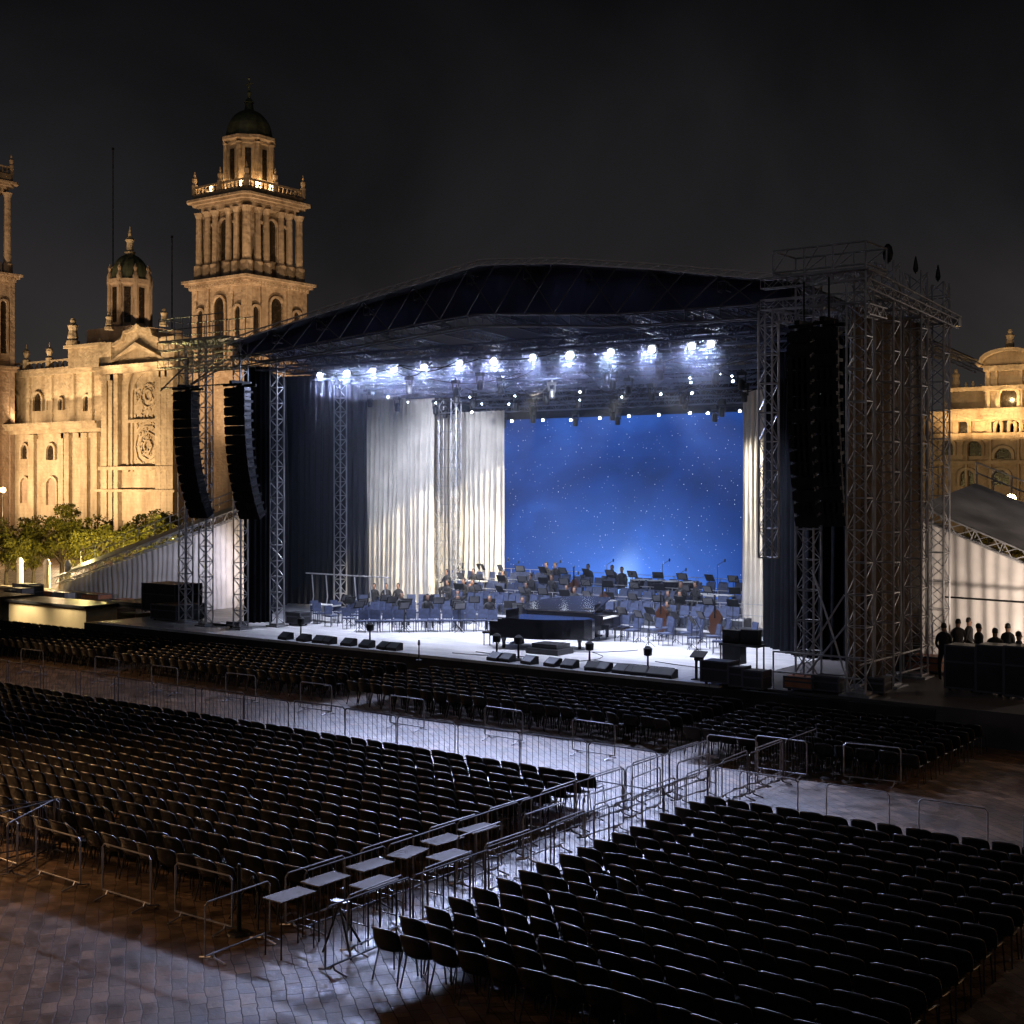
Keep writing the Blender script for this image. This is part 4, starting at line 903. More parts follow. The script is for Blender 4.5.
# wings: platforms and scaffolding
m = MB()
P0, P1 = -17.6, -14.7
for z in (12.55, 13.2):
    for y in (37.0,): m.truss((-18.0, y, z), (P1, y, z), 0.3, 0.022, 0.012, 0.35)
for x in (-17.5, -16.2, -14.8):
    m.truss((x, 37.0, 12.2), (x, 38.4, 12.2), 0.3, 0.03, 0.015)
m.box(P0, P1, 36.9, 38.5, 13.36, 13.42)
PX_ = [P0, -16.6, -15.7, P1]
for z in (13.5, 14.15):
    for y in (36.9, 38.5): m.tube((P0, y, z), (P1, y, z), 0.03, 5)
    for x in (P0, P1): m.tube((x, 36.9, z), (x, 38.5, z), 0.03, 5)
for x in PX_:
    for y in (36.9, 38.5): m.tube((x, y, 13.42), (x, y, 14.15), 0.03, 5)
for a, b in zip(PX_[:-1], PX_[1:]): m.tube((a, 38.5, 13.5), (b, 38.5, 14.15), 0.018, 4); m.tube((a, 36.9, 13.5), (a+(b-a)*0.5, 36.9, 14.15), 0.018, 4)
tag(m.build('scaffold_platform', 'alu'), 'railed scaffold platform crowning the right front corner of the stage', 'scaffold')
m = MB(); m.truss((-14.8, 37.0, 12.95), (-14.8, 44.9, 12.5), 0.28, 0.03, 0.014, 0.5); m.tube((-14.6, 36.8, 13.35), (-14.6, 45.0, 12.75), 0.035, 5)
m.obox((-14.75, 45.0, 12.6), (0.12, 0.15, 0.15), Matrix.Identity(3))
for y in (39.4, 41.8, 43.9): m.truss((-17.5, y, 12.6), (-14.6, y, 12.6), 0.3, 0.03, 0.015)
tag(m.build('side_truss', 'alu'), 'long side truss running back along the top right edge', 'truss')
for k, y in enumerate((39.4, 41.8, 43.9)):
    m = MB(); m.tube((-15, y, 13.85), (-15, y, 14.0), 0.03, 5); m.lathe(-15, y, [(0.08, 13.9), (0.14, 14.0), (0.17, 14.15), (0.13, 14.35), (0.05, 14.45)] if k == 0 else [(0.06, 13.9), (0.09, 14.0), (0.06, 14.2), (0.02, 14.4)], 8)
    tag(m.build('hoist_motor', 'black'), ['round black chain hoist atop the second right tower', 'slim black hoist atop the third right tower', 'slim black hoist atop the rearmost right tower'][k], 'hoist')
# guy tubes low at the right wing
m = MB()
for a, b in (((-17.2,37.0,1.1),(-15.4,37.0,3.9)), ((-16.9,37.0,1.1),(-15.2,37.0,3.2)), ((-17.6,36.9,1.5),(-14.9,36.9,1.5)), ((-17.6,36.9,2.1),(-14.9,36.9,2.1)), ((-15.2,37.0,1.1),(-16.4,37.0,4.6)), ((-17.6,36.9,0.99),(-17.6,36.9,2.1)), ((-14.9,36.9,1.3),(-14.8,43.9,1.3)), ((-14.9,36.9,1.9),(-14.8,43.9,1.9))): m.tube(a, b, 0.03, 5)
tag(m.build('brace_tube', 'alu'), 'diagonal brace tubes and rails at the foot of the right towers', 'scaffold tubes')
# left wing scaffold platform with railing
m = MB(); lx0, lx1 = -47.2, -43.0
for z in (12.35, 13.1): 
    m.truss((lx0, 37.7, z), (lx1, 37.7, z), 0.35, 0.03, 0.015, 0.4); m.truss((lx0, 39.2, z), (lx1, 39.2, z), 0.35, 0.03, 0.015, 0.4)
m.box(lx0, lx1, 37.6, 39.3, 13.3, 13.36)
for z in (13.8, 14.3):
    for y in (37.6, 39.3): m.tube((lx0, y, z), (lx1, y, z), 0.025, 5)
    m.tube((lx0, 37.6, z), (lx0, 39.3, z), 0.025, 5)
for k in range(9):
    for y in (37.6, 39.3): m.tube((lx0+4.2*k/8, y, 13.36), (lx0+4.2*k/8, y, 14.3), 0.022, 5)
for a, b in (((lx0,37.7,11.2),(lx0+2,37.7,12.4)), ((lx0+2,37.7,11.4),(lx1,37.7,12.3)), ((lx0,37.7,11.3),(lx1+1.6,37.7,11.3)), ((lx0+0.4,38,11.0),(lx1,38,12.2))): m.tube(a, b, 0.035, 5)
tag(m.build('scaffold_platform', 'alu'), 'railed scaffold platform on top of the left wing beside the bell tower', 'scaffold')

# line arrays
def line_array(x, y, ztop, label, n=14, w=1.25, yaw=0.0, curve=1.0):
    t = thing('line_array', label, 'speaker array', (x, y, ztop), 'hanging speaker columns')
    h = 0.385; py, pz, an = 0.0, -0.15, 0.0
    rz = Matrix.Rotation(yaw, 3, 'Z')
    for k in range(n):
        an = curve*R(14)*(k/n)**1.6*1.3
        rx = Matrix.Rotation(an, 3, 'X'); c = rz @ Vector((0, py + math.sin(an)*h/2, pz - math.cos(an)*h/2))
        if k == 0:
            proto = MB(); H = h/2-0.008
            hp = [(-w/2, -0.30, -H), (w/2, -0.30, -H), (w/2*0.7, 0.22, -H), (-w/2*0.7, 0.22, -H), (-w/2, -0.30, H), (w/2, -0.30, H), (w/2*0.7, 0.22, H), (-w/2*0.7, 0.22, H)]
            proto.v = hp; proto.f = [(0,3,2,1),(4,5,6,7),(0,1,5,4),(1,2,6,5),(2,3,7,6),(3,0,4,7)]
            for gx in (-0.42, -0.14, 0.14, 0.42): proto.box(gx*w-0.13, gx*w+0.13, -0.325, -0.302, -H*0.8, H*0.8)
            proto.box(-w/2-0.02, -w/2+0.01, -0.2, 0.2, -0.05, 0.05); proto.box(w/2*0.93, w/2*0.93+0.03, -0.2, 0.2, -0.05, 0.05)
            me = proto.build('speaker_cabinet', 'black', None, origin=(0,0,0)); o = me; o.parent = t; o.location = (0,0,0); data = me.data
        else: o = bpy.data.objects.new('speaker_cabinet', data); COL.objects.link(o); o.parent = t
        o.location = c; o.rotation_euler = (rz @ rx).to_euler()
        py += math.sin(an)*h; pz -= math.cos(an)*h
    b = MB(); b.box(x-w/2, x+w/2, y-0.4, y-0.3, ztop-0.1, ztop); b.box(x-w/2, x+w/2, y+0.3, y+0.4, ztop-0.1, ztop); b.box(x-0.08, x+0.08, y-0.5, y+0.5, ztop, ztop+0.12); b.tube((x, y, ztop+0.1), (x, y, ztop+1.3), 0.03, 5)
    b.build('fly_frame', 'black', t)
q = onY(188, 388, 37.1); line_array(q.x, 37.1, q.z, 'outermost black hanging speaker column in front of the cathedral', 14, 1.08, 0, 1.5)
q = onY(240, 384, 37.0); line_array(q.x, 37.0, q.z, 'inner left black hanging speaker column beside the stage roof corner', 14, 1.15, 0, 1.4)
q = onY(804, 326, 36.6); line_array(q.x, 36.6, q.z, 'black hanging speaker column of the right pair, nearer the blue screen', 15, 0.62, 0, 0.9)
q = onY(829, 322, 36.5); line_array(q.x, 36.5, q.z, 'black hanging speaker column of the right pair, nearer the corner tower', 15, 0.66, 0, 0.9)

# side ramps with tent roofs
def ramp(xa, xb, Y, za, zb, dpt, label, x_roof_shift=0.0):
    t = thing('covered_ramp', label, 'tent', ((xa+xb)/2, Y, 0))
    m = MB(); drape(m, (xa, Y), (xb, Y), 0.0, 1, int(abs(xb-xa)/0.45), 0.055, 8, 3, topz=lambda u: za+(zb-za)*u-0.35); m.build('side_fabric', 'tent', t, smooth=True)
    m = MB(); m.truss((xa, Y-0.2, za-0.1), (xb, Y-0.2, zb-0.1), 0.4, 0.035, 0.02, 0.5); m.build('eave_truss', 'alu', t)
    m = MB()
    m.quad((xa, Y-0.3, za+0.15), (xb, Y-0.3, zb+0.15), (xb, Y+dpt, zb+0.9), (xa, Y+dpt, za+0.9)); m.quad((xa, Y-0.3, za+0.1), (xa, Y+dpt, za+0.85), (xb, Y+dpt, zb+0.85), (xb, Y-0.3, zb+0.1))
    m.build('tent_roof', 'roof', t)
    m = MB(); 
    for i in range(13):
        f = i/12; x = xa+(xb-xa)*f; z = za+(zb-za)*f; m.tube((x, Y+dpt, z+0.9), (x, Y+dpt, z+1.7), 0.03, 5)
    for dz in (1.3, 1.7): m.tube((xa, Y+dpt, za+dz), (xb, Y+dpt, zb+dz), 0.03, 5)
    m.build('railing', 'alu', t)
a = onY(252, 507.5, 50); b_ = onY(60, 579, 50); ramp(a.x, b_.x, 50, a.z, b_.z, 1.5, 'sloping white fabric-sided ramp tent on the left, railed along its top')
a = onY(936, 509, 46); b_ = onY(1024, 549, 46); sl = (b_.z-a.z)/(b_.x-a.x); XB = a.x+7.5
ramp(a.x-0.5, XB, 46, a.z, a.z+sl*7.5, 6.0, 'sloping grey-roofed tent with pale side fabric on the right')
m = MB(); m.tube((-15, 44.5, 3.35), (-6, 44.5, 3.2), 0.035, 5); tag(m.build('handrail', 'black'), 'dark horizontal pipe crossing the pale fabric at the right', 'pipe')

# thin stage smoke under the roof
m = MB(); m.box(-44.5, -20.8, 38.6, 54.3, DZ+0.01, 12.4)
mm_ = bpy.data.materials.new('stage_smoke'); mm_.use_nodes = True; n_t = mm_.node_tree; n_t.nodes.clear()
oo = n_t.nodes.new('ShaderNodeOutputMaterial'); pv = n_t.nodes.new('ShaderNodeVolumePrincipled'); pv.inputs['Density'].default_value = SMOKE; pv.inputs['Color'].default_value = (0.75, 0.82, 1, 1); pv.inputs['Anisotropy'].default_value = 0.3
n_t.links.new(pv.outputs[0], oo.inputs['Volume'])
if SMOKE > 0: tag(m.build('smoke', mm_), kind='stuff')
m2_ = mm_.copy(); [x for x in m2_.node_tree.nodes if x.type == 'PRINCIPLED_VOLUME'][0].inputs['Density'].default_value = 0.010; [x for x in m2_.node_tree.nodes if x.type == 'PRINCIPLED_VOLUME'][0].inputs['Anisotropy'].default_value = 0.72
m = MB(); m.box(-40, -18.6, 39.75, 41.45, 10.6, 12.05); tag(m.build('lamp_halo_haze', m2_), kind='stuff')  # denser haze slab added to spread halos round the front lamps
m3_ = m2_.copy(); pv3 = [x for x in m3_.node_tree.nodes if x.type == 'PRINCIPLED_VOLUME'][0]; pv3.inputs['Density'].default_value = 0.022; pv3.inputs['Color'].default_value = (0.12, 0.35, 1, 1)
m = MB(); m.box(-38.5, -24.6, 53.5, 54.25, 8.4, 10.9); tag(m.build('lamp_halo_haze', m3_), kind='stuff')  # blue-tinted haze slab added to show the lamp beams before the screen

# ================================================================== ORCHESTRA SET
for k, (y0, y1, z) in enumerate(((47.2, 49.3, 1.28), (49.3, 51.4, 1.58), (51.4, 53.8, 1.9))):
    m = MB(); x0, x1 = cx_(446 if k else 452, y0), cx_(744, y0)
    m.box(x0, x1, y0, y1+0.001*k, DZ, z); rt = tag(m.build('orchestra_riser', 'riser'), ['lowest orchestra riser nearest the pianos', 'middle stepped orchestra riser', 'highest orchestra riser before the blue screen'][k], 'riser', 'stepped orchestra risers')
    e = MB(); e.box(x0, x1, y0-0.03, y0-0.003, z-0.07, z+0.02); e.build('edge_strip', 'edge', rt)
    e = MB()
    for dz in (0.5, 0.95): e.tube((x0, y1-0.1, z+dz), (x1, y1-0.1, z+dz), 0.018, 4)
    for i in range(15): xx = x0+(x1-x0)*i/14; e.tube((xx, y1-0.1, z), (xx, y1-0.1, z+0.95), 0.018, 4)
    e.build('rail', 'alu', rt)
def mini_chair():
    m = MB(); m.box(-0.22, 0.22, -0.22, 0.2, 0.43, 0.48); m.obox((0, 0.23, 0.70), (0.21, 0.02, 0.19), Matrix.Rotation(-0.15, 3, 'X'))
    for x in (-0.19, 0.19):
        m.tube((x, -0.19, 0), (x, -0.19, 0.45), 0.014, 4); m.tube((x, 0.2, 0), (x, 0.22, 0.85), 0.014, 4)
    return m
MC = mini_chair().build('orchestra_chair', 'bluechair', origin=(0,0,0)); nMC = 0
m = MB(); m.tube((0,0,0.06),(0,0,1.0),0.015,5); 
for k in range(3): m.tube((0,0,0.2),(0.25*math.cos(k*2.1),0.25*math.sin(k*2.1),0.0),0.01,4)
m.obox((0,0,1.1),(0.25,0.012,0.17),Matrix.Rotation(-0.5,3,'X'))
MS = m.build('music_stand', 'black', origin=(0,0,0)); 
m = MB(); m.obox((0,0.022,1.11),(0.2,0.004,0.13),Matrix.Rotation(-0.5,3,'X')); 
pp_ = m.build('sheet_music', 'sheet', MS); nMS = 0
def put_chair(x, y, z, rz, lab):
    global nMC
    o = MC if nMC == 0 else MC.copy()
    if nMC: COL.objects.link(o)
    nMC += 1; o.location = (x, y, z); o.rotation_euler = (0, 0, rz); tag(o, lab, 'chair', 'blue chairs of the orchestra')
def put_stand(x, y, z, rz, lab):
    global nMS
    if nMS == 0: o = MS; o.location = (x, y, z); o.rotation_euler = (0,0,rz)
    else:
        o = dup(MS, (x, y, z), rz)
        if nMS % 5 in (1, 3):
            for c_ in list(o.children): bpy.data.objects.remove(c_)
    nMS += 1; tag(o, lab, 'music stand', 'music stands of the orchestra')
rn = random.Random(31); cxo, cyo = -29.0, 38.6
places = []
for ri, (r, n, a0_, a1_) in enumerate(((6.4, 16, 6, 160), (7.3, 19, 8, 162), (8.2, 22, 14, 162), (9.2, 24, 20, 160), (10.2, 26, 28, 156))):
    for k in range(n):
        an = R(a0_+(a1_-a0_)*k/(n-1)); x = cxo + r*math.cos(an)*1.45; y = cyo + r*math.sin(an)*0.82 + 0.6
        if y > 46.7 or (x > -22.5): continue
        put_chair(x, y, DZ, math.atan2(cyo-y, cxo-x)+R(90)+rn.uniform(-0.2, 0.2), 'blue chair, %s from the right in the %s curved row around the pianos' % (ordn(k), ordn(ri)))
        places.append((x, y))
        if k % 2 == 0: put_stand(x + (cxo-x)*0.09, y+(cyo-y)*0.13, DZ, math.atan2(cyo-y, cxo-x)-R(90), 'black music stand before the %s chair of the %s curved row' % (ordn(k), ordn(ri)))
for ti, (y, z) in enumerate(((48.2, 1.28), (50.3, 1.58), (52.4, 1.9))):
    n = 25; x0, x1 = cx_(456, y), cx_(740, y)
    for k in range(n):
        put_chair(x0+(x1-x0)*(k+0.2)/n, y-0.82+rn.uniform(-0.1, 0.1), z, rn.uniform(-0.3, 0.3), 'blue chair, %s from the left in the front file of the %s riser' % (ordn(k), ('lowest', 'middle', 'highest')[ti]))
        x = x0+(x1-x0)*(k+0.5)/n+rn.uniform(-0.12, 0.12)
        put_chair(x, y+rn.uniform(-0.15, 0.25), z, rn.uniform(-0.3, 0.3), 'blue chair, %s from the left on the %s riser' % (ordn(k), ('lowest', 'middle', 'highest')[ti]))
        if k % 2 == 0: put_stand(x+0.2, y-0.35, z, R(180)+rn.uniform(-0.3, 0.3), 'black music stand, %s from the left on the %s riser' % (ordn(k//2), ('lowest', 'middle', 'highest')[ti]))
# left extra rows of chairs close to the ivory drape
for ri in range(3):
    for k in range(11):
        q = onZ(362+k*12, 632-ri*9-k*0.1, DZ)
        put_chair(q.x, q.y, DZ, R(28), 'blue chair, %s from the ivory drape end in the %s straight row' % (ordn(k), ordn(ri)))
# instruments on the risers
def timpani(x, y, z, s, lab):
    t = thing('kettledrum', lab, 'drum', (x, y, z), 'kettledrums on the riser')
    m = MB(); m.lathe(x, y, [(0.1*s, z+0.3), (0.28*s, z+0.42), (0.38*s, z+0.62), (0.40*s, z+0.86)], 14)
    for k in range(3): m.tube((x+0.36*s*math.cos(k*2.1), y+0.36*s*math.sin(k*2.1), z+0.7), (x+0.42*s*math.cos(k*2.1), y+0.42*s*math.sin(k*2.1), z), 0.02, 4)
    m.build('bowl', 'lacquer', t); m = MB(); m.lathe(x, y, [(0.40*s, z+0.861), (0.41*s, z+0.88), (0.40*s, z+0.89)], 14); m.build('drumhead', 'papers', t)
for k, (x, s) in enumerate(((640, 1.0), (655, 0.9), (672, 1.05), (688, 0.85))):
    timpani(cx_(x, 51.9), 51.9, 1.9, s, 'brass kettledrum, %s from the left on the highest riser' % ordn(k))
def cello(x, y, z, rz, lab):
    t = thing('double_bass', lab, 'double bass', (x, y, z), 'string basses on the stage')
    m = MB(); pl = []
    for k in range(24):
        an = 2*math.pi*k/24; r = 0.28*(1+0.28*math.cos(2*an)*-1) ; hz = 0.55*math.sin(an); ww = (0.30 - 0.11*math.cos(2.2*math.pi*hz/0.55*0.5)**2 + 0.03*(hz < 0))*math.cos(an)
        pl.append((x+ww, z+0.72+hz))
    m.prism(pl, 'Y', y-0.09, y+0.09); m.build('body', 'cellowood', t)
    m = MB(); m.box(x-0.025, x+0.025, y-0.12, y-0.08, z+0.95, z+1.75); m.lathe(x, y-0.1, [(0.03, z+1.72), (0.05, z+1.8), (0.02, z+1.86)], 8); m.tube((x, y, z), (x, y, z+0.2), 0.012, 4); m.build('neck', 'lacquer', t)
for k, (x, y) in enumerate(((604, 47.8), (662, 46.2), (716, 46.0), (575, 49.9))):
    cello(cx_(x, y), y, DZ if y < 47.2 else 1.28 if y < 49.3 else 1.58, 0, 'brown string bass propped upright among the orchestra chairs, %s from the left' % ordn([1, 2, 3, 0][k]))
# white-topped xylophone tables
for k, (x, y, z, w_) in enumerate(((598, 47.9, 1.28, 1.5), (712, 50.1, 1.58, 1.8), (470, 50.4, 1.58, 1.6))):
    a = cx_(x, y); t = thing('percussion_table', ['pale-topped percussion table at the centre of the lowest riser', 'pale-topped percussion table at the right of the middle riser', 'pale-topped percussion table at the left of the middle riser'][k], 'table', (a, y, z))
    m = MB(); m.box(a-w_/2, a+w_/2, y-0.35, y+0.35, z+0.82, z+0.88); m.build('tabletop', 'papers', t)
    for sx in (-1, 1):
        for sy in (-1, 1):
            m = MB(); m.tube((a+sx*(w_/2-0.1), y+sy*0.28, z), (a+sx*(w_/2-0.1), y+sy*0.28, z+0.82), 0.025, 5); m.build('leg', 'leg', t)
# mic stands
for k in range(16):
    x = cx_(460+k*18+rn.uniform(-4, 4), 50.9); y, z = ((50.9, 1.58), (52.9, 1.9), (48.9, 1.28))[k % 3]; m = MB(); h = rn.uniform(1.2, 1.7)
    m.tube((x, y, z), (x, y, z+h), 0.014, 5); m.tube((x, y, z+h), (x+0.4, y-0.1, z+h+0.2), 0.012, 5); m.lathe(x, y, [(0.14, z), (0.12, z+0.03), (0.02, z+0.05)], 8); m.lathe(x+0.42, y-0.1, [(0.02, z+h+0.14), (0.04, z+h+0.2), (0.04, z+h+0.26), (0.01, z+h+0.3)], 6)
    tag(m.build('microphone_stand', 'leg'), 'thin boom microphone stand above the risers, %s from the left' % ordn(k), 'microphone stand', 'microphone stands of the orchestra')

# ---- pianos
def piano(x, y, z, rz, label, lid=True):
    t = thing('grand_piano', label, 'grand piano', (0,0,0), 'grand pianos centre stage')
    out = [(-0.76, 0), (0.76, 0), (0.76, 1.2), (0.70, 1.55), (0.50, 1.95), (0.30, 2.3), (0.05, 2.65), (-0.25, 2.78), (-0.55, 2.72), (-0.76, 2.45)]
    m = MB(); m.prism(out[::-1], 'Z', 0.36, 0.98); m.box(-0.76, 0.76, -0.28, -0.002, 0.40, 0.76); m.box(-0.76, -0.66, -0.30, -0.002, 0.76, 0.9); m.box(0.66, 0.76, -0.30, -0.002, 0.76, 0.9); m.build('case', 'lacquer', t)
    inn = [(a*0.93, 0.12+b*0.93) for a, b in out]
    m = MB(); m.prism(inn[::-1], 'Z', 0.982, 0.988 if lid else 1.01); m.build('soundboard' if lid else 'closed_lid', 'wood' if lid else 'lacquer', t)
    m = MB(); m.box(-0.64, 0.64, -0.27, -0.03, 0.762, 0.79); m.build('keyboard', 'keys', t)
    for lx_, ly_ in ((-0.62, 0.15), (0.62, 0.15), (-0.25, 2.35)):
        m = MB(); m.lathe(lx_, ly_, [(0.05, 0), (0.06, 0.08), (0.055, 0.2), (0.10, 0.36)], 8); m.build('leg', 'lacquer', t)
    m = MB(); m.box(-0.4, 0.4, 0.1, 0.13, 0.985, 1.25); m.build('music_desk', 'lacquer', t)
    m = MB(); m.box(-0.08, 0.08, 0.2, 0.3, 0.12, 0.6); m.box(-0.14, 0.14, 0.1, 0.34, 0.08, 0.14); m.build('pedal_lyre', 'lacquer', t)
    if lid:
        m = MB(); rot = Matrix.Rotation(R(-15), 3, 'Y'); i = 0
        lo = [Vector((a+0.76, b, 0)) for a, b in out]
        top = [Vector((-0.76, 0, 1.0)) + rot @ p_ for p_ in lo]; up_ = rot @ Vector((0, 0, 0.03)); n = len(top)
        m.v = [tuple(p_) for p_ in top] + [tuple(p_+up_) for p_ in top]; m.f = [tuple(range(n)), tuple(range(n, 2*n))[::-1]] + [(k, n+k, n+(k+1) % n, (k+1) % n) for k in range(n)]
        m.build('lid', 'lacquer', t)
        m = MB(); m.tube((0.55, 1.0, 0.98), (0.5, 1.0, 1.30), 0.015, 5); m.build('lid_prop', 'brass', t)
    t.location = (x, y, z); t.rotation_euler = (0, 0, rz); t.scale = (1.2, 1.2, 1.12)
    m = MB(); m.box(-0.4, 0.4, -0.95, -0.6, 0.45, 0.52)
    for a in (-0.35, 0.35):
        for b in (-0.9, -0.65): m.tube((a, b, 0), (a, b, 0.45), 0.025, 5)
    bn = m.build('piano_bench', 'lacquer', None, origin=(0,0,0)); bn.location = (x, y, z); bn.rotation_euler = (0, 0, rz); tag(bn, 'black bench at the ' + ('lidless piano' if not lid else 'piano with the raised lid'), 'bench')
q = onZ(506, 646, DZ); piano(q.x, q.y+0.2, DZ, R(-82), 'black grand piano without a lid, nearer the ivory drapes', False)
q = onZ(590, 640, DZ); piano(q.x+0.3, q.y+0.5, DZ, R(98), 'black grand piano with its lid raised', True)
# conductor podium
q = onZ(556, 652, DZ)
m = MB(); m.box(-0.7, 0.7, -0.5, 0.5, 0, 0.2); m.box(-0.55, 0.55, -0.35, 0.5, 0.2, 0.36); o = m.build('podium', 'case', origin=(0,0,0)); o.location = (q.x, q.y-0.4, DZ); tag(o, 'low black conductor podium in front of the pianos', 'podium')

# ---- monitors along the stage front edge
def wedge_proto():
    t = thing('stage_monitor', 'x', 'stage monitor', (0,0,0), 'black monitor wedges along the stage front')
    m = MB(); m.prism([(-0.25, 0), (0.28, 0), (0.28, 0.14), (-0.1, 0.40), (-0.25, 0.36)], 'X', -0.36, 0.36); m.build('cabinet', 'black', t)
    m = MB(); m.quad((-0.33, 0.262, 0.165), (0.33, 0.262, 0.165), (0.33, -0.085, 0.402), (-0.33, -0.085, 0.402)); m.build('grille', 'case', t)
    return t
WP = wedge_proto()
wl = [(253,646),(271,648),(285,650),(294,651),(314,653),(332,655),(349,657),(359,658),(472,667),(484,668),(504,671),(530,673),(546,675),(568,678),(578,679),(596,681),(610,681),(619,682),(634,684),(647,685)]
for k, (x, y) in enumerate(wl):
    q = onZ(x, y-2.5, DZ); q.y = max(q.y, 36.85); o = WP if k == 0 else dup(WP, q); o.location = q; o.rotation_euler = (0, 0, R(180)+random.uniform(-0.25, 0.25)); o.scale = (0.72, 0.75, 0.72); o['label'] = 'black monitor wedge on the stage front edge, %s from the left' % ordn(k)
for k, (x, y) in enumerate(((269, 644), (340, 651), (481, 662), (572, 672), (631, 678), (504, 664))):
    q = onZ(x, y-1, DZ); q.y = max(q.y, 37.3); m = MB(); m.lathe(q.x, q.y, [(0.2, DZ), (0.18, DZ+0.05), (0.04, DZ+0.08), (0.03, DZ+0.55), (0.13, DZ+0.58), (0.15, DZ+0.8), (0.05, DZ+0.88)], 10)
    tag(m.build('footlight', 'black'), 'small round footlight behind the front monitors, %s from the left' % ordn(sorted((269, 340, 481, 504, 572, 631)).index(x)), 'footlight', 'round footlights at the stage edge')
rn = random.Random(41)
for k in range(9):
    q = onZ(rn.uniform(300, 700), rn.uniform(650, 664), DZ); pts = [Vector((q.x, q.y, DZ+0.015))]; an = rn.uniform(-0.4, 0.4)
    for i in range(10): an += rn.uniform(-0.4, 0.4); pts.append(pts[-1]+Vector((math.cos(an)*0.35, math.sin(an)*0.25, 0)))
    if min(p.y for p in pts) < 37.2: continue
    m = MB(); m.path(pts, 0.014, 5); tag(m.build('stage_cable', 'black'), 'thin black cable snaking over the bare stage floor, %s of several' % ordn(k), 'cable', 'cables on the stage floor')
# lectern
q = onZ(686, 683, DZ); t = thing('lectern', 'slim black lectern alone near the front edge of the stage', 'lectern', (q.x, max(q.y, 37.0), DZ))
y_ = max(q.y, 37.0); m = MB(); m.box(q.x-0.12, q.x-0.05, y_-0.03, y_+0.03, DZ, DZ+0.72); m.box(q.x+0.05, q.x+0.12, y_-0.03, y_+0.03, DZ, DZ+0.72); m.box(q.x-0.2, q.x+0.2, y_-0.15, y_+0.15, DZ, DZ+0.03); m.build('stand', 'black', t)
m = MB(); m.obox((q.x, y_, DZ+0.8), (0.24, 0.17, 0.02), Matrix.Rotation(0.5, 3, 'X')); m.box(q.x-0.14, q.x+0.14, y_-0.05, y_+0.05, DZ+0.6, DZ+0.78); m.build('reading_desk', 'black', t)
q = onZ(419, 660, DZ); m = MB(); m.lathe(q.x, q.y, [(0.13, DZ), (0.03, DZ+0.04), (0.02, DZ+0.5), (0.05, DZ+0.55), (0.03, DZ+0.7)], 8); tag(m.build('floor_microphone', 'black'), 'single small black microphone standing on the bare stage floor', 'microphone')

# ---- flight cases and gear
def flight_case(x0, x1, y0, y1, z0, h, label, m='case', group=None, wheels=True):
    t = thing('flight_case', label, 'flight case', ((x0+x1)/2, (y0+y1)/2, z0), group)
    w_ = 0.1 if wheels else 0.0
    b = MB(); b.box(x0, x1, y0, y1, z0+w_, z0+w_+h); b.build('box', m, t)
    b = MB(); e = 0.025
    for x in (x0, x1):
        for y in (y0, y1): b.box(x-e, x+e, y-e, y+e, z0+w_+0.003, z0+w_+h-0.003)
    for z in (z0+w_, z0+w_+h*0.62, z0+w_+h):
        b.box(x0-e*0.8, x1+e*0.8, y0-e*0.8, y0+e*0.5, z-e, z+e); b.box(x1-e*0.5, x1+e*0.8, y0, y1, z-e, z+e)
    b.build('edge_trim', 'darksteel', t)
    if wheels:
        for x in (x0+0.12, x1-0.12):
            for y in (y0+0.12, y1-0.12):
                b = MB(); b.tube((x-0.03, y, z0+0.05), (x+0.03, y, z0+0.05), 0.05, 8); b.build('caster', 'black', t)
    return t
CL = [(701, 728, 684, 0.62, 0.7, 'black flight case on the stage right of the lectern', 'case'), (729, 742, 688, 0.55, 0.55, 'small dark case left of the double equipment rack', 'case'),
      (743, 762, 690, 0.5, 0.6, 'dark case at the front near the right black curtain', 'case'), (784, 812, 690, 0.32, 0.7, 'orange low case at the foot of the right towers', 'copper'),
      (812, 838, 692, 0.4, 0.6, 'black case between the right tower feet', 'case'), (866, 884, 694, 0.4, 0.6, 'dark case beside the right corner tower', 'case'),
      (905, 940, 672, 0.45, 0.9, 'long brown case under the right side tarpaulin', 'copper'), (945, 975, 690, 1.25, 0.9, 'tall black case in front of the crew at right', 'case'),
      (976, 1003, 694, 1.35, 0.9, 'tall black case in the middle of the right-hand gear', 'case'), (1004, 1035, 698, 1.4, 0.9, 'tall black case at the right frame edge', 'case')]
for (x0, x1, y, h, dp, lab, mm) in CL:
    z = DZ; a = onZ(x0, y, z); b_ = onY(x1, y, a.y); flight_case(a.x, min(b_.x, a.x+3), a.y, a.y+dp, z if x0 < 700 else (z if a.x < -19.3 else 0.985), h, lab, mm)
q = onZ(745, 672, DZ)
t = thing('mixing_rack', 'black equipment rack table with monitors on stage beside the narrow ivory drape', 'equipment rack', (q.x, q.y, DZ))
m = MB(); m.box(q.x-0.8, q.x+0.6, q.y-0.3, q.y+0.3, DZ+0.85, DZ+0.92)
m.box(q.x-0.7, q.x-0.05, q.y-0.25, q.y+0.2, DZ+0.25, DZ+0.85); m.build('desk', 'case', t)
m = MB(); m.box(q.x-0.75, q.x-0.15, q.y-0.15, q.y+0.1, DZ+0.925, DZ+1.35); m.box(q.x-0.08, q.x+0.55, q.y-0.15, q.y+0.1, DZ+0.925, DZ+1.4); m.build('monitor', 'black', t)
for sx in (-0.75, 0.55):
    for sy in (-0.25, 0.25):
        m = MB(); m.tube((q.x+sx, q.y+sy, DZ), (q.x+sx, q.y+sy, DZ+0.85), 0.03, 5); m.build('leg', 'leg', t)
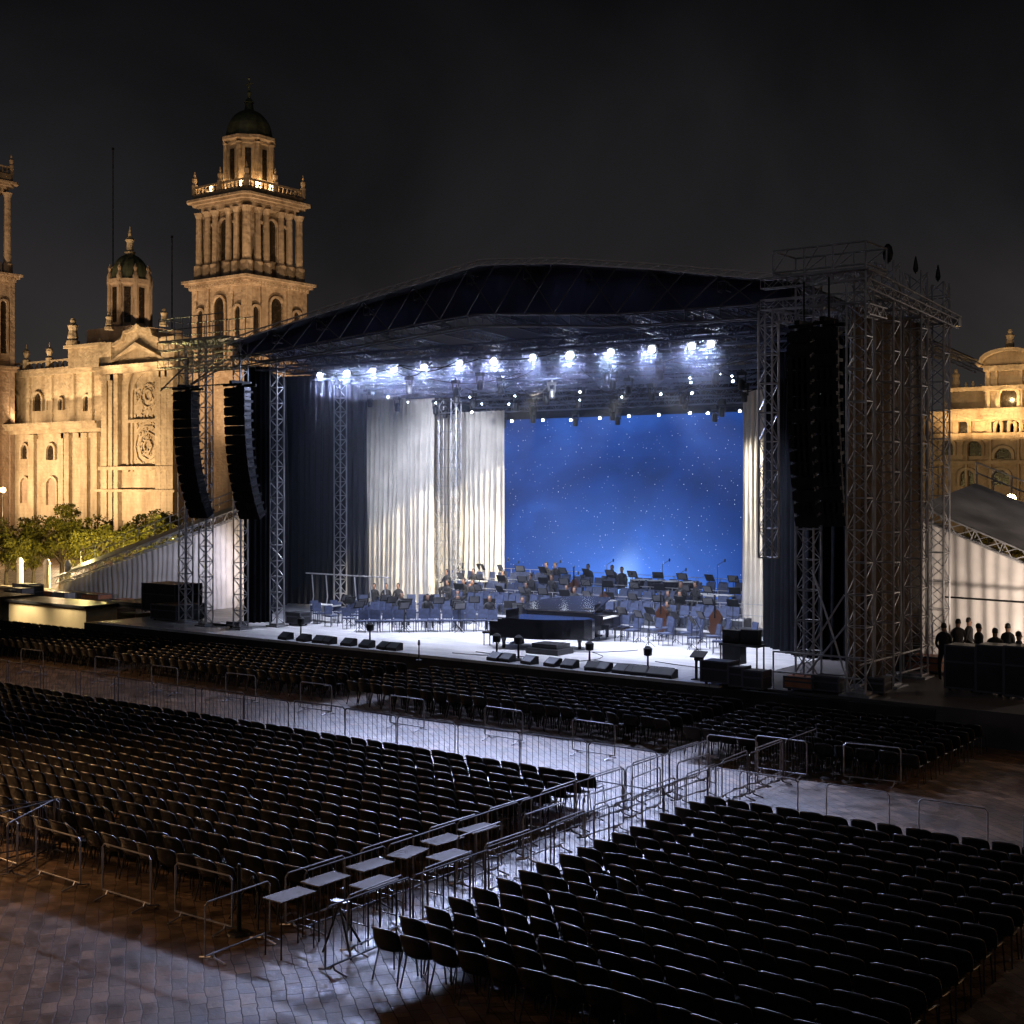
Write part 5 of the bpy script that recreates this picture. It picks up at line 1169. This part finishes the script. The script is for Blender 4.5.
# wing speaker stack & frame by black curtain
q = onZ(778, 645, DZ)
t = thing('side_fill_speaker', 'tilted black side-fill speaker before the right black curtain', 'speaker', (q.x, q.y, DZ))
m = MB(); m.obox((q.x, q.y, DZ+0.95), (0.42, 0.35, 0.8), Matrix.Rotation(-0.12, 3, 'X')); m.box(q.x-0.5, q.x+0.5, q.y-0.4, q.y+0.4, DZ, DZ+0.16); m.build('cabinet', 'black', t)
m = MB(); m.tube((q.x-0.55, q.y-0.1, DZ), (q.x-0.55, q.y-0.1, DZ+2.3), 0.025, 5); m.tube((q.x+0.5, q.y-0.1, DZ), (q.x+0.5, q.y-0.1, DZ+2.3), 0.025, 5); m.tube((q.x-0.55, q.y-0.1, DZ+2.3), (q.x+0.5, q.y-0.1, DZ+2.3), 0.025, 5); m.build('frame', 'leg', t)
# crates and cases, left
LC = [(101, 176, 632, 37.6, 1.55, 3.0, 'long black flight case at the end of the left wing', 'case'), (133, 178, 634, 37.0, 1.15, 1.0, 'lower black case stacked in front of the long one', 'case')]
a = onZ(100, 634, 0.985); 
def gcase(x0, x1, Y, z0, yt, dp, lab, mm='case'):
    a = onY(x0, yt, Y); b_ = onY(x1, yt, Y); return flight_case(a.x, b_.x, Y, Y+dp, z0, a.z-z0-0.1, lab, mm)
gcase(151, 176, 38.4, 0.985, 604, 1.6, 'lower navy case of the stack beside the leftmost lattice tower')
gcase(108, 148, 41.0, 0.985, 601, 2.0, 'wide black case behind the left chair block')
t = gcase(142, 175, 40.6, 0.985, 583, 1.6, 'tall dark blue case rising behind the left case stack')
gcase(86, 116, 43.2, 0.0, 604, 1.2, 'dark brown case left of the wide black case', 'case')
gcase(208, 226, 38.4, DZ, 624, 0.8, 'pale case at the foot of the left corner towers', 'palecase')
gcase(227, 235, 38.2, DZ, 622, 0.7, 'small pale case beside the larger pale case', 'palecase')
gcase(286, 300, 40.5, DZ, 612, 0.6, 'dark case inside the left wing by the tower foot', 'case')
t = thing('folding_table', 'small white-draped table against the navy curtain in the left wing', 'table', onZ(325, 622, DZ)); q = onZ(325, 622, DZ)
m = MB(); m.box(q.x-0.7, q.x+0.7, q.y-0.3, q.y+0.3, DZ+0.72, DZ+0.78); m.build('tabletop', 'papers', t)
m = MB(); m.box(q.x+0.1, q.x+0.68, q.y-0.31, q.y-0.3, DZ+0.3, DZ+0.72); m.build('table_skirt', 'papers', t)
for sx in (-0.6, 0.6):
    for sy in (-0.25, 0.25):
        m = MB(); m.tube((q.x+sx, q.y+sy, DZ), (q.x+sx, q.y+sy, DZ+0.72), 0.02, 5); m.build('leg', 'leg', t)
m = MB(); q0 = onZ(285, 618, DZ)
for i in range(6):
    xx = q0.x+i*0.9; m.path([(xx, 44.2, DZ), (xx+0.2, 44.2, DZ+0.9), (xx+0.1, 44.2, DZ+1.9)], 0.03, 5)
m.tube((q0.x-0.3, 44.2, 2.95), (q0.x+5.0, 44.2, 2.95), 0.03, 5); tag(m.build('costume_rail', 'alu'), 'bent metal rail frame in front of the left navy curtain', 'rail frame')
# food booth with cream front panel at far left
t = thing('service_counter', 'cream-fronted counter lit warm at the left edge of the picture', 'counter', (-63, 39.4, 0))
xa, xb = onY(9, 615, 39.2).x, onY(86, 615, 39.2).x; zt = onY(50, 603, 39.2).z
m = MB(); m.box(xa, xb, 39.2, 41, 0.12, zt-0.1); m.build('counter_front', 'cream', t)
m = MB(); m.box(xa-0.15, xb+0.15, 39.0, 41.2, zt-0.1, zt+0.02); m.box(xa+0.1, xb-0.1, 39.3, 40.9, 0, 0.12); m.build('counter_top', 'case', t)
for u, pw in ((0.25, 60), (0.8, 35)): spot('counter_lamp', (xa+(xb-xa)*u, 37.6, 2.2), (xa+(xb-xa)*u, 39.2, 0.5), pw*11, (1, 0.80, 0.48), 90, 0.9, 0.3)
xs0 = onY(-40, 600, 39).x; m = MB(); m.box(xs0, xa-0.5, 38.8, 41, 0, zt+0.1); tag(m.build('black_booth', 'case'), 'black box booth cut by the left picture edge', 'booth')
rn = random.Random(77)
for k in range(26):
    x = rn.uniform(2, 120); Y = rn.uniform(41.8, 48.5); a = onY(x, 600, Y); s1 = rn.uniform(0.4, 1.0); h1 = rn.uniform(0.4, 1.0)
    flight_case(a.x, a.x+s1*1.6, Y, Y+s1, 0, h1, 'equipment case scattered behind the cream counter, %s of the scatter' % ordn(k), rn.choice(['case', 'case', 'case', 'palecase', 'copper']), 'equipment cases scattered behind the left wing', False)

# ================================================================== PEOPLE (crew standing right)
SKIN = mat('skin', (0.32, 0.18, 0.12), 0.6)
def skin_body(name, V, E, rad):
    me = bpy.data.meshes.new(name); me.from_pydata(V, E, []); o = bpy.data.objects.new(name, me); COL.objects.link(o)
    sk = o.modifiers.new('s', 'SKIN'); sl = me.skin_vertices[0].data
    for i, r in enumerate(rad): sl[i].radius = (r, r*0.85)
    sl[0].use_root = True
    su = o.modifiers.new('u', 'SUBSURF'); su.levels = 1; su.render_levels = 1
    dg = bpy.context.evaluated_depsgraph_get(); nm = bpy.data.meshes.new_from_object(o.evaluated_get(dg)); o.modifiers.clear(); o.data = nm
    nm.materials.clear(); nm.materials.append(M['clothes'])
    for p in nm.polygons: p.use_smooth = True
    return o
def seated_proto():
    V = [(0,0.06,0.56),(0,0.08,0.75),(0,0.06,0.95),(0,0.04,1.09),(0,0.02,1.17), (0.10,-0.02,0.55),(0.13,-0.36,0.54),(0.13,-0.36,0.10),(0.13,-0.46,0.05),
         (-0.10,-0.02,0.55),(-0.13,-0.36,0.54),(-0.13,-0.30,0.10),(-0.13,-0.40,0.05), (0.18,0.05,1.04),(0.25,-0.02,0.82),(0.17,-0.26,0.86),(0.08,-0.32,0.92), (-0.18,0.05,1.04),(-0.25,-0.04,0.82),(-0.16,-0.28,0.80),(-0.07,-0.34,0.84)]
    E = [(0,1),(1,2),(2,3),(3,4),(0,5),(5,6),(6,7),(7,8),(0,9),(9,10),(10,11),(11,12),(3,13),(13,14),(14,15),(15,16),(3,17),(17,18),(18,19),(19,20)]
    rad = [0.16,0.16,0.19,0.12,0.055,0.10,0.075,0.05,0.04,0.10,0.075,0.05,0.04,0.07,0.05,0.04,0.03,0.07,0.05,0.04,0.03]
    o = skin_body('person', V, E, rad); PW[o.name] = (0,0,0)
    h = MB(); h.lathe(0, 0.01, [(0.035,1.15),(0.06,1.18),(0.076,1.25),(0.083,1.31),(0.074,1.38),(0.04,1.42),(0.01,1.43)], 12); h.lathe(0, -0.08, [(0.008,1.27),(0.014,1.285),(0.005,1.31)], 6); h.build('head', SKIN, o, smooth=True)
    h = MB(); h.lathe(0, 0.024, [(0.086,1.29),(0.091,1.33),(0.08,1.40),(0.045,1.44),(0.01,1.45)], 12); h.build('hair', 'hair', o, smooth=True)
    return o
SP = seated_proto(); nS = 0
def put_musician(x, y, z, rz, lab):
    global nS
    if nS == 0: o = SP; o.location = (x, y, z); o.rotation_euler = (0, 0, rz)
    else: o = dup(SP, (x, y, z), rz)
    nS += 1; tag(o, lab, 'person', 'musicians seated on stage')
rn = random.Random(64); CH_ = [(o.location.copy(), o.rotation_euler.z, o['label']) for o in bpy.data.objects if o.name.split('.')[0] == 'orchestra_chair']
for l_, rz_, lab_ in CH_:
    if rn.random() < 0.13 and l_.y > 42.5:
        put_musician(l_.x, l_.y, l_.z, rz_, 'seated musician, ' + lab_.replace('blue chair, ', '').replace(' around the pianos', '').replace('in the front file of the', 'in front on the'))
def person(x, y, z, rz, label, pose=0):
    me = bpy.data.meshes.new('person'); 
    V = [(0,0,0.95),(0,0,1.12),(0,0.01,1.32),(0,0,1.47),(0,-0.01,1.55), (0.10,0,0.9),(0.12,-0.02 if pose else 0.05,0.5),(0.12,0.03,0.09),(0.12,-0.10,0.04),
         (-0.10,0,0.9),(-0.12,0.03,0.5),(-0.12,0.05,0.09),(-0.12,-0.08,0.04), (0.18,0,1.42),(0.24,0.02,1.16),(0.20,-0.16,0.98),(0.12,-0.28,1.02 if pose else 0.92),
         (-0.18,0,1.42),(-0.24,0.03,1.16),(-0.20,-0.16,1.0),(-0.10,-0.28,0.98)]
    E = [(0,1),(1,2),(2,3),(3,4),(0,5),(5,6),(6,7),(7,8),(0,9),(9,10),(10,11),(11,12),(3,13),(13,14),(14,15),(15,16),(3,17),(17,18),(18,19),(19,20)]
    rad = [(0.15,0.11),(0.17,0.13),(0.20,0.14),(0.13,0.10),(0.055,0.055),(0.095,0.095),(0.065,0.065),(0.045,0.045),(0.04,0.03),(0.095,0.095),(0.065,0.065),(0.045,0.045),(0.04,0.03),(0.065,0.06),(0.045,0.045),(0.035,0.035),(0.03,0.025),(0.065,0.06),(0.045,0.045),(0.035,0.035),(0.03,0.025)]
    me.from_pydata(V, E, []); o = bpy.data.objects.new('person', me); COL.objects.link(o); me.materials.append(M['clothes'])
    sk = o.modifiers.new('s', 'SKIN'); sl = me.skin_vertices[0].data
    for i, r in enumerate(rad): sl[i].radius = r
    sl[0].use_root = True
    su = o.modifiers.new('u', 'SUBSURF'); su.levels = 2; su.render_levels = 2
    dg = bpy.context.evaluated_depsgraph_get(); nm = bpy.data.meshes.new_from_object(o.evaluated_get(dg)); o.modifiers.clear(); o.data = nm
    if not nm.materials: nm.materials.append(M['clothes'])
    o.location = (x, y, z); o.rotation_euler = (0,0,rz); tag(o, label, 'person', 'crew members behind the right cases'); PW[o.name] = (0,0,0)
    h = MB(); h.lathe(0, 0, [(0.03,1.52),(0.065,1.55),(0.078,1.62),(0.085,1.68),(0.075,1.75),(0.04,1.79),(0.01,1.80)], 12); h.lathe(0, -0.09, [(0.008,1.63),(0.014,1.645),(0.005,1.67)], 6)
    hd = h.build('head', SKIN, o, smooth=True)
    h = MB(); h.lathe(0, 0.012, [(0.088,1.66),(0.093,1.70),(0.082,1.77),(0.045,1.81),(0.01,1.82)], 12); h.build('hair', 'hair', o, smooth=True)
    return o
for k, (x, yh, Y, rz, lab) in enumerate(((944, 641, 41.5, 0.6, 'crew member in dark clothes nearest the right side tarpaulin'), (979, 634, 42.0, -0.4, 'crew member in dark clothes behind the middle black cases, head highest'),
                                (995, 637, 41.0, 0.9, 'stocky crew member in dark clothes right of the tallest one'), (1019, 638, 40.5, -0.8, 'crew member in dark clothes at the right picture edge'), (958, 640, 43.0, 1.2, 'crew member far behind between the tarpaulin and the tallest one'), (1008, 640, 42.6, 0.2, 'crew member standing back between the two rightmost figures'), (969, 642, 43.6, -1.0, 'small crew member standing close to the pale tent fabric'))):
    a = onY(x, 500, Y); person(a.x, Y, 0.985, rz+R(150), lab, k % 2)

# ================================================================== PLAZA CHAIRS
def chair_parts():
    """returns part name -> MB; chair faces +Y, back shell at -Y"""
    D = {}
    m = MB(); nx, ny = 6, 4; top = []; th = 0.02
    for layer in (0, 1):
        for j in range(ny+1):
            for i in range(nx+1):
                u = -1+2*i/nx; v = j/ny; x = u*(0.235-0.015*abs(2*v-1)); y = -0.2+v*0.42; z = 0.45 + 0.02*u*u + (0.012 if v in (0, 1) else 0) - (0.03 if j == ny else 0) - layer*th; m.v.append((x, y, z))
    def grid(m, n0, nx, ny):
        N = (nx+1)*(ny+1)
        for j in range(ny):
            for i in range(nx):
                a = n0+j*(nx+1)+i; m.f.append((a, a+1, a+nx+2, a+nx+1)); m.f.append((a+N, a+N+nx+1, a+N+nx+2, a+N+1))
        rim = [i for i in range(nx+1)] + [j*(nx+1)+nx for j in range(1, ny+1)] + [ny*(nx+1)+i for i in range(nx-1, -1, -1)] + [j*(nx+1) for j in range(ny-1, 0, -1)]
        for a, b in zip(rim, rim[1:]+rim[:1]): m.f.append((n0+a, n0+N+a, n0+N+b, n0+b))
    grid(m, 0, nx, ny); D['seat'] = m
    m = MB(); nx, ny = 8, 5
    for layer in (0, 1):
        for j in range(ny+1):
            for i in range(nx+1):
                u = -1+2*i/nx; v = j/ny; w = 0.228+0.022*math.sin(math.pi*min(1, v*1.1)); x = u*w
                rnd = 0.035*(abs(u)**4) if j == ny else 0.0
                z = 0.45+v*0.345 - rnd + (0.02*(abs(u)**4) if j == 0 else 0); y = -0.205 - 0.10*v + 0.045*u*u - (0.025 if j == ny else 0) - layer*0.022; m.v.append((x, y, z))
    grid(m, 0, nx, ny); D['backrest'] = m
    D['leg'] = []
    for sx in (-1, 1):
        m = MB(); m.path([(sx*0.20, 0.17, 0.43), (sx*0.225, 0.21, 0.0)], 0.013, 6); D['leg'].append(m)
        m = MB(); m.path([(sx*0.205, -0.20, 0.62), (sx*0.20, -0.17, 0.42), (sx*0.235, -0.27, 0.0)], 0.013, 6); D['leg'].append(m)
    return D
D = chair_parts()
C0 = thing('chair', 'x', 'chair', (0,0,0))
D['seat'].build('seat', 'seat', C0, smooth=True); D['backrest'].build('backrest', 'seat', C0, smooth=True)
for l_ in D['leg']: l_.build('leg', 'leg', C0)

rn = random.Random(99)
spots = []   # x, y, rz, rank-size, label, block
PXC = 0.525
def block(name, x_right, x_left, ys, from_right=True, z=0.0, edge_word='aisle'):
    for ri, y in enumerate(ys):
        n = int((x_right-x_left)/PXC)
        for k in range(n):
            x = x_right-0.26-k*PXC if from_right else x_left+0.26+k*PXC
            xx, yy = x+rn.uniform(-0.02, 0.02), y+rn.gauss(0, 0.018)
            px, py, t = proj((xx, yy, z+0.5))
            if t < 2 or px < -25 or px > 1050 or py > 1050: continue
            spots.append((xx, yy, z, rn.gauss(0, 0.05) + (rn.choice((-0.3, 0.3)) if rn.random() < 0.02 else 0), t, name, ri, k))
ysR = [14.55+0.588*k for k in range(18)]
block('right', -5.45, -13.15, ysR, from_right=False)
ysL = [15.40+0.588*k for k in range(17)]
block('left', -15.95, -52, ysL)
ysF = [31.7+0.6*k for k in range(8)]
block('frontR', -11.0, -17.8, [31.1+0.6*k for k in range(9)])
block('frontM', -18.0, -30.5, ysF)
block('frontL', -31.1, -42.5, ysF)
block('frontLL', -43.2, -72, ysF)
block('sideR', 4.0, -9.3, [34.0+0.6*k for k in range(5)])
spots.sort(key=lambda s_: s_[4])
ind, rest = spots[:300], spots[300:]
nm = {'right': 'right of the aisle', 'left': 'left of the aisle'}
for i, (x, y, z, rz, t, blk, ri, k) in enumerate(ind):
    lab = 'black chair %s of the aisle, %s seat in the %s row from the back' % ('right' if blk == 'right' else 'left', ordn(k), ordn(ri))
    o = C0 if i == 0 else dup(C0, (x, y, z), rz)
    o.location = (x, y, z); o.rotation_euler = (0, 0, rz); tag(o, lab, 'chair', 'black audience chairs in rows on the plaza')
# the rest as one mass
class _(object): pass
allv = []; allf = []
for key in ('seat', 'backrest'): 
    off = len(allv); allv += D[key].v; allf += [tuple(q+off for q in f) for f in D[key].f]
nshell = len(allf)
for l_ in D['leg']:
    off = len(allv); allv += l_.v; allf += [tuple(q+off for q in f) for f in l_.f]
big = MB(); mi = []
for (x, y, z, rz, t, blk, ri, k) in rest:
    c_, s_ = math.cos(rz), math.sin(rz); off = len(big.v)
    big.v += [(x+vx*c_-vy*s_, y+vx*s_+vy*c_, z+vz) for vx, vy, vz in allv]; big.f += [tuple(q+off for q in f) for f in allf]; mi += [0]*nshell + [1]*(len(allf)-nshell)
o = big.build('chair_rows', 'seat', origin=(-30, 28, 0)); o.data.materials.append(M['leg']); o.data.polygons.foreach_set('material_index', mi)
for p in o.data.polygons: p.use_smooth = (p.material_index == 0)
tag(o, 'distant mass of black audience chairs in rows up to the stage', 'chairs', 'black audience chairs in rows on the plaza', 'stuff')

# ================================================================== BARRIERS, TABLES
def barrier_proto(name, w, h, bars, m):
    t = thing(name, 'x', 'barrier', (0,0,0))
    b = MB(); b.path([(-w/2, 0, 0.12), (-w/2, 0, h-0.06), (-w/2+0.06, 0, h), (w/2-0.06, 0, h), (w/2, 0, h-0.06), (w/2, 0, 0.12), (-w/2, 0, 0.12)], 0.015, 6)
    b.build('frame', m, t)
    if bars:
        b = MB()
        for k in range(1, bars): x = -w/2+w*k/bars; b.tube((x, 0, 0.12), (x, 0, h), 0.005, 4)
        b.build('infill_bars', m, t)
    for x in (-w/2+0.15, w/2-0.15):
        b = MB(); b.path([(x, -0.28, 0.012), (x, -0.04, 0.06), (x, 0, 0.13), (x, 0.04, 0.06), (x, 0.28, 0.012)], 0.015, 5); b.build('foot', m, t)
    return t
B1 = barrier_proto('crowd_barrier', 1.9, 1.0, 11, 'darksteel'); B2 = barrier_proto('open_barrier', 1.35, 0.92, 0, 'steel')
nb = {1: 0, 2: 0}
def put_bar(kind, x, y, rz, lab, grp):
    pr = B1 if kind == 1 else B2
    if nb[kind] == 0: o = pr; o.location = (x, y, 0); o.rotation_euler = (0,0,rz)
    else: o = dup(pr, (x, y, 0), rz)
    nb[kind] += 1; tag(o, lab, 'barrier', grp)
rn = random.Random(12)
# right line of the aisle
for k in range(9): put_bar(1, -13.75+rn.uniform(-0.06, 0.06), 14.9+k*1.22*1.6, R(90)+rn.uniform(-0.03, 0.03), 'dark steel barrier right of the aisle, %s from the near end' % ordn(k), 'barriers along the right side of the aisle')
for k in range(5): put_bar(2, -14.75+rn.uniform(-0.1, 0.1), 19.0+k*1.95, R(90)+rn.uniform(-0.08, 0.08), 'open rail barrier in mid aisle, %s from the near end' % ordn(k), 'open barriers down the middle of the aisle')
for k in range(9): put_bar(2, -15.6+rn.uniform(-0.05, 0.05), 13.9+k*1.95*0.62*1.45, R(90)+rn.uniform(-0.04, 0.04), 'open rail barrier left of the aisle, %s from the near end' % ordn(k), 'barriers along the left side of the aisle')
for k in range(9): put_bar(2, -14.1+rn.uniform(-0.05, 0.05), 15.4+k*1.75, R(90)+rn.uniform(-0.05, 0.05), 'open rail barrier just left of the dark aisle barriers, %s from the near end' % ordn(k), 'open barriers beside the dark ones')
for k in range(7): put_bar(1, -15.25+rn.uniform(-0.05, 0.05), 16.0+k*1.93, R(90)+rn.uniform(-0.03, 0.03), 'dark steel barrier left of the aisle tables, %s from the near end' % ordn(k), 'steel barriers left of the aisle tables')
# cross aisle line in front of the left block, and behind front block
for k in range(20): 
    x = -16.5-k*2.0; put_bar(1, x, 26.6+rn.uniform(-0.1, 0.1), rn.uniform(-0.04, 0.04), 'steel barrier of the cross aisle, %s leftwards from the central aisle' % ordn(k), 'barriers along the cross aisle')
for k in range(11):
    x = -15.2-k*3.6; put_bar(2, x+rn.uniform(-0.5, 0.5), 29.4+rn.uniform(-0.3, 0.3), rn.uniform(-0.06, 0.06), 'open rail barrier behind the front chair rows, %s leftwards' % ordn(k), 'open barriers behind the front chair rows')
for k in range(6):
    x = -9.6+k*2.0-3.0; put_bar(2, x, 26.1+rn.uniform(-0.1, 0.1), rn.uniform(-0.04, 0.04), 'open rail barrier ahead of the right chair block, %s from the aisle' % ordn(k), 'open barriers ahead of the right block')
for (px, py, rz, lab) in ((768, 778, 90, 'open barrier set endwise at the far end of the aisle'), (781, 772, 0, 'open barrier closing the far right corner of the aisle'), (872, 780, 8, 'lone open barrier behind the right front chairs')):
    q = onZ(px, py+4, 0); put_bar(2, q.x, q.y, R(rz), lab, 'loose open barriers')
# behind left block
for k in range(6):
    x = -16.9-k*1.95; put_bar(2, x, 14.35+rn.uniform(-0.08, 0.08), rn.uniform(-0.05, 0.05), 'open rail barrier behind the left chair block, %s from the aisle' % ordn(k), 'open barriers behind the left block')
for k in range(3):
    q = onZ(8+k*12, 858+k*3, 0); put_bar(1, q.x, q.y, R(70+k*25), 'steel barrier stacked askew at the left picture edge, %s of three' % ordn(k), 'jumbled barriers at the left edge')
# tables in the aisle
t0 = thing('aisle_table', 'x', 'table', (0,0,0))
b = MB(); b.box(-0.21, 0.21, -0.36, 0.36, 0.86, 0.88); b.build('tabletop', 'tabletop', t0)
for sx in (-1, 1):
    for sy in (-1, 1):
        b = MB(); b.tube((sx*0.18, sy*0.33, 0), (sx*0.18, sy*0.33, 0.86), 0.014, 5); b.build('leg', 'leg', t0)
b = MB(); b.tube((-0.18, -0.33, 0.3), (0.18, -0.33, 0.3), 0.01, 4); b.tube((-0.18, 0.33, 0.3), (0.18, 0.33, 0.3), 0.01, 4); b.build('stretcher', 'leg', t0)
for k in range(6):
    x, y = -14.95+rn.uniform(-0.1, 0.1), 14.3+k*0.98+rn.uniform(-0.08, 0.08)
    o = t0 if k == 0 else dup(t0, (x, y, 0)); o.location = (x, y, 0); o.rotation_euler = (0,0,rn.uniform(-0.14, 0.14)); tag(o, 'narrow pale-topped table in the aisle, %s from the near end' % ordn(k), 'table', 'narrow tables down the aisle')
for k in range(2):
    x, y = -14.35+rn.uniform(-0.06, 0.06), 15.6+k*1.9
    o = dup(t0, (x, y, 0), rn.uniform(-0.1, 0.1)); tag(o, 'narrow pale-topped table in the second aisle file, %s from the near end' % ordn(k), 'table', 'narrow tables down the aisle')
# dark pole stand and tripod in the foreground
q = onZ(239, 934, 0); m = MB(); m.lathe(q.x, q.y, [(0.2, 0), (0.18, 0.03), (0.04, 0.05), (0.03, 1.1), (0.02, 1.12)], 12); tag(m.build('pole_stand', 'black'), 'black pole with a round foot behind the left chair block', 'pole')
m = MB(); q = onZ(258, 930, 0); m.path([(q.x, q.y, 0), (q.x-0.1, q.y+0.1, 0.5), (q.x-0.35, q.y+0.2, 0.75)], 0.016, 6); m.path([(q.x-0.8, q.y+0.1, 0), (q.x-0.35, q.y+0.2, 0.75), (q.x-0.3, q.y+0.7, 0)], 0.016, 6); tag(m.build('tripod', 'leg'), 'collapsed dark tripod lying by the black pole', 'tripod')
m = MB(); q = onZ(344, 955, 0); m.path([(q.x-0.35, q.y-0.1, 0), (q.x-0.1, q.y, 0.75), (q.x+0.25, q.y-0.1, 0)], 0.017, 6); m.tube((q.x-0.1, q.y, 0.7), (q.x-0.1, q.y+0.5, 0), 0.017, 6); m.box(q.x-0.25, q.x+0.05, q.y-0.05, q.y+0.1, 0.75, 0.8); tag(m.build('tripod', 'leg'), 'standing dark tripod at the near end of the aisle', 'tripod')

# warm lamps of the surrounding streets (out of the frame), and added fill lights
spot('street_lamp_light', (-30.5, 14.0, 4.2), (-28.5, 14.4, 0), 3800, (1, 0.52, 0.22), 125, 0.8, 0.3)
spot('street_light', (-23.5, 7.5, 5.5), (-18.5, 12.5, 0), 1000, (1, 0.56, 0.28), 80, 0.9, 0.3)  # added warm fill for the lower-left paving, no known lamp
spot('street_light', (-62, 24, 9), (-45, 27.0, 0), 9000, (1, 0.56, 0.24), 42, 0.9, 0.3)
spot('street_light', (8, 44, 9), (-14.5, 41, 4), 1900, (1, 0.60, 0.32), 60, 0.9, 0.3)
spot('street_light', (3, 36, 9), (-5, 29, 0), 1900, (1, 0.56, 0.26), 80, 0.9, 0.3)
spot('tent_fill', (-9.5, 41.5, 2.6), (-10.8, 46, 3.2), 2300, (1, 0.82, 0.66), 120, 0.9, 0.2); spot('roof_fill', (-4, 60, 14), (-9, 49, 5.5), 3000, (1, 0.85, 0.75), 70, 0.9, 0.3)  # unseen fills added to brighten the right tent fabric and its roof
spot('tent_fill', (-54, 46.0, 2.0), (-54, 50, 3.0), 1100, (1, 0.80, 0.62), 120, 0.9, 0.2)  # unseen warm fill added for the left ramp fabric
spot('tent_fill', (-56, 46.0, 3.4), (-60, 50, 1.0), 900, (0.75, 0.78, 1), 120, 0.9, 0.2)  # unseen bluish fill added for the low end of the ramp fabric
for o in list(bpy.data.objects):
    if '_w' in o: del o['_w']
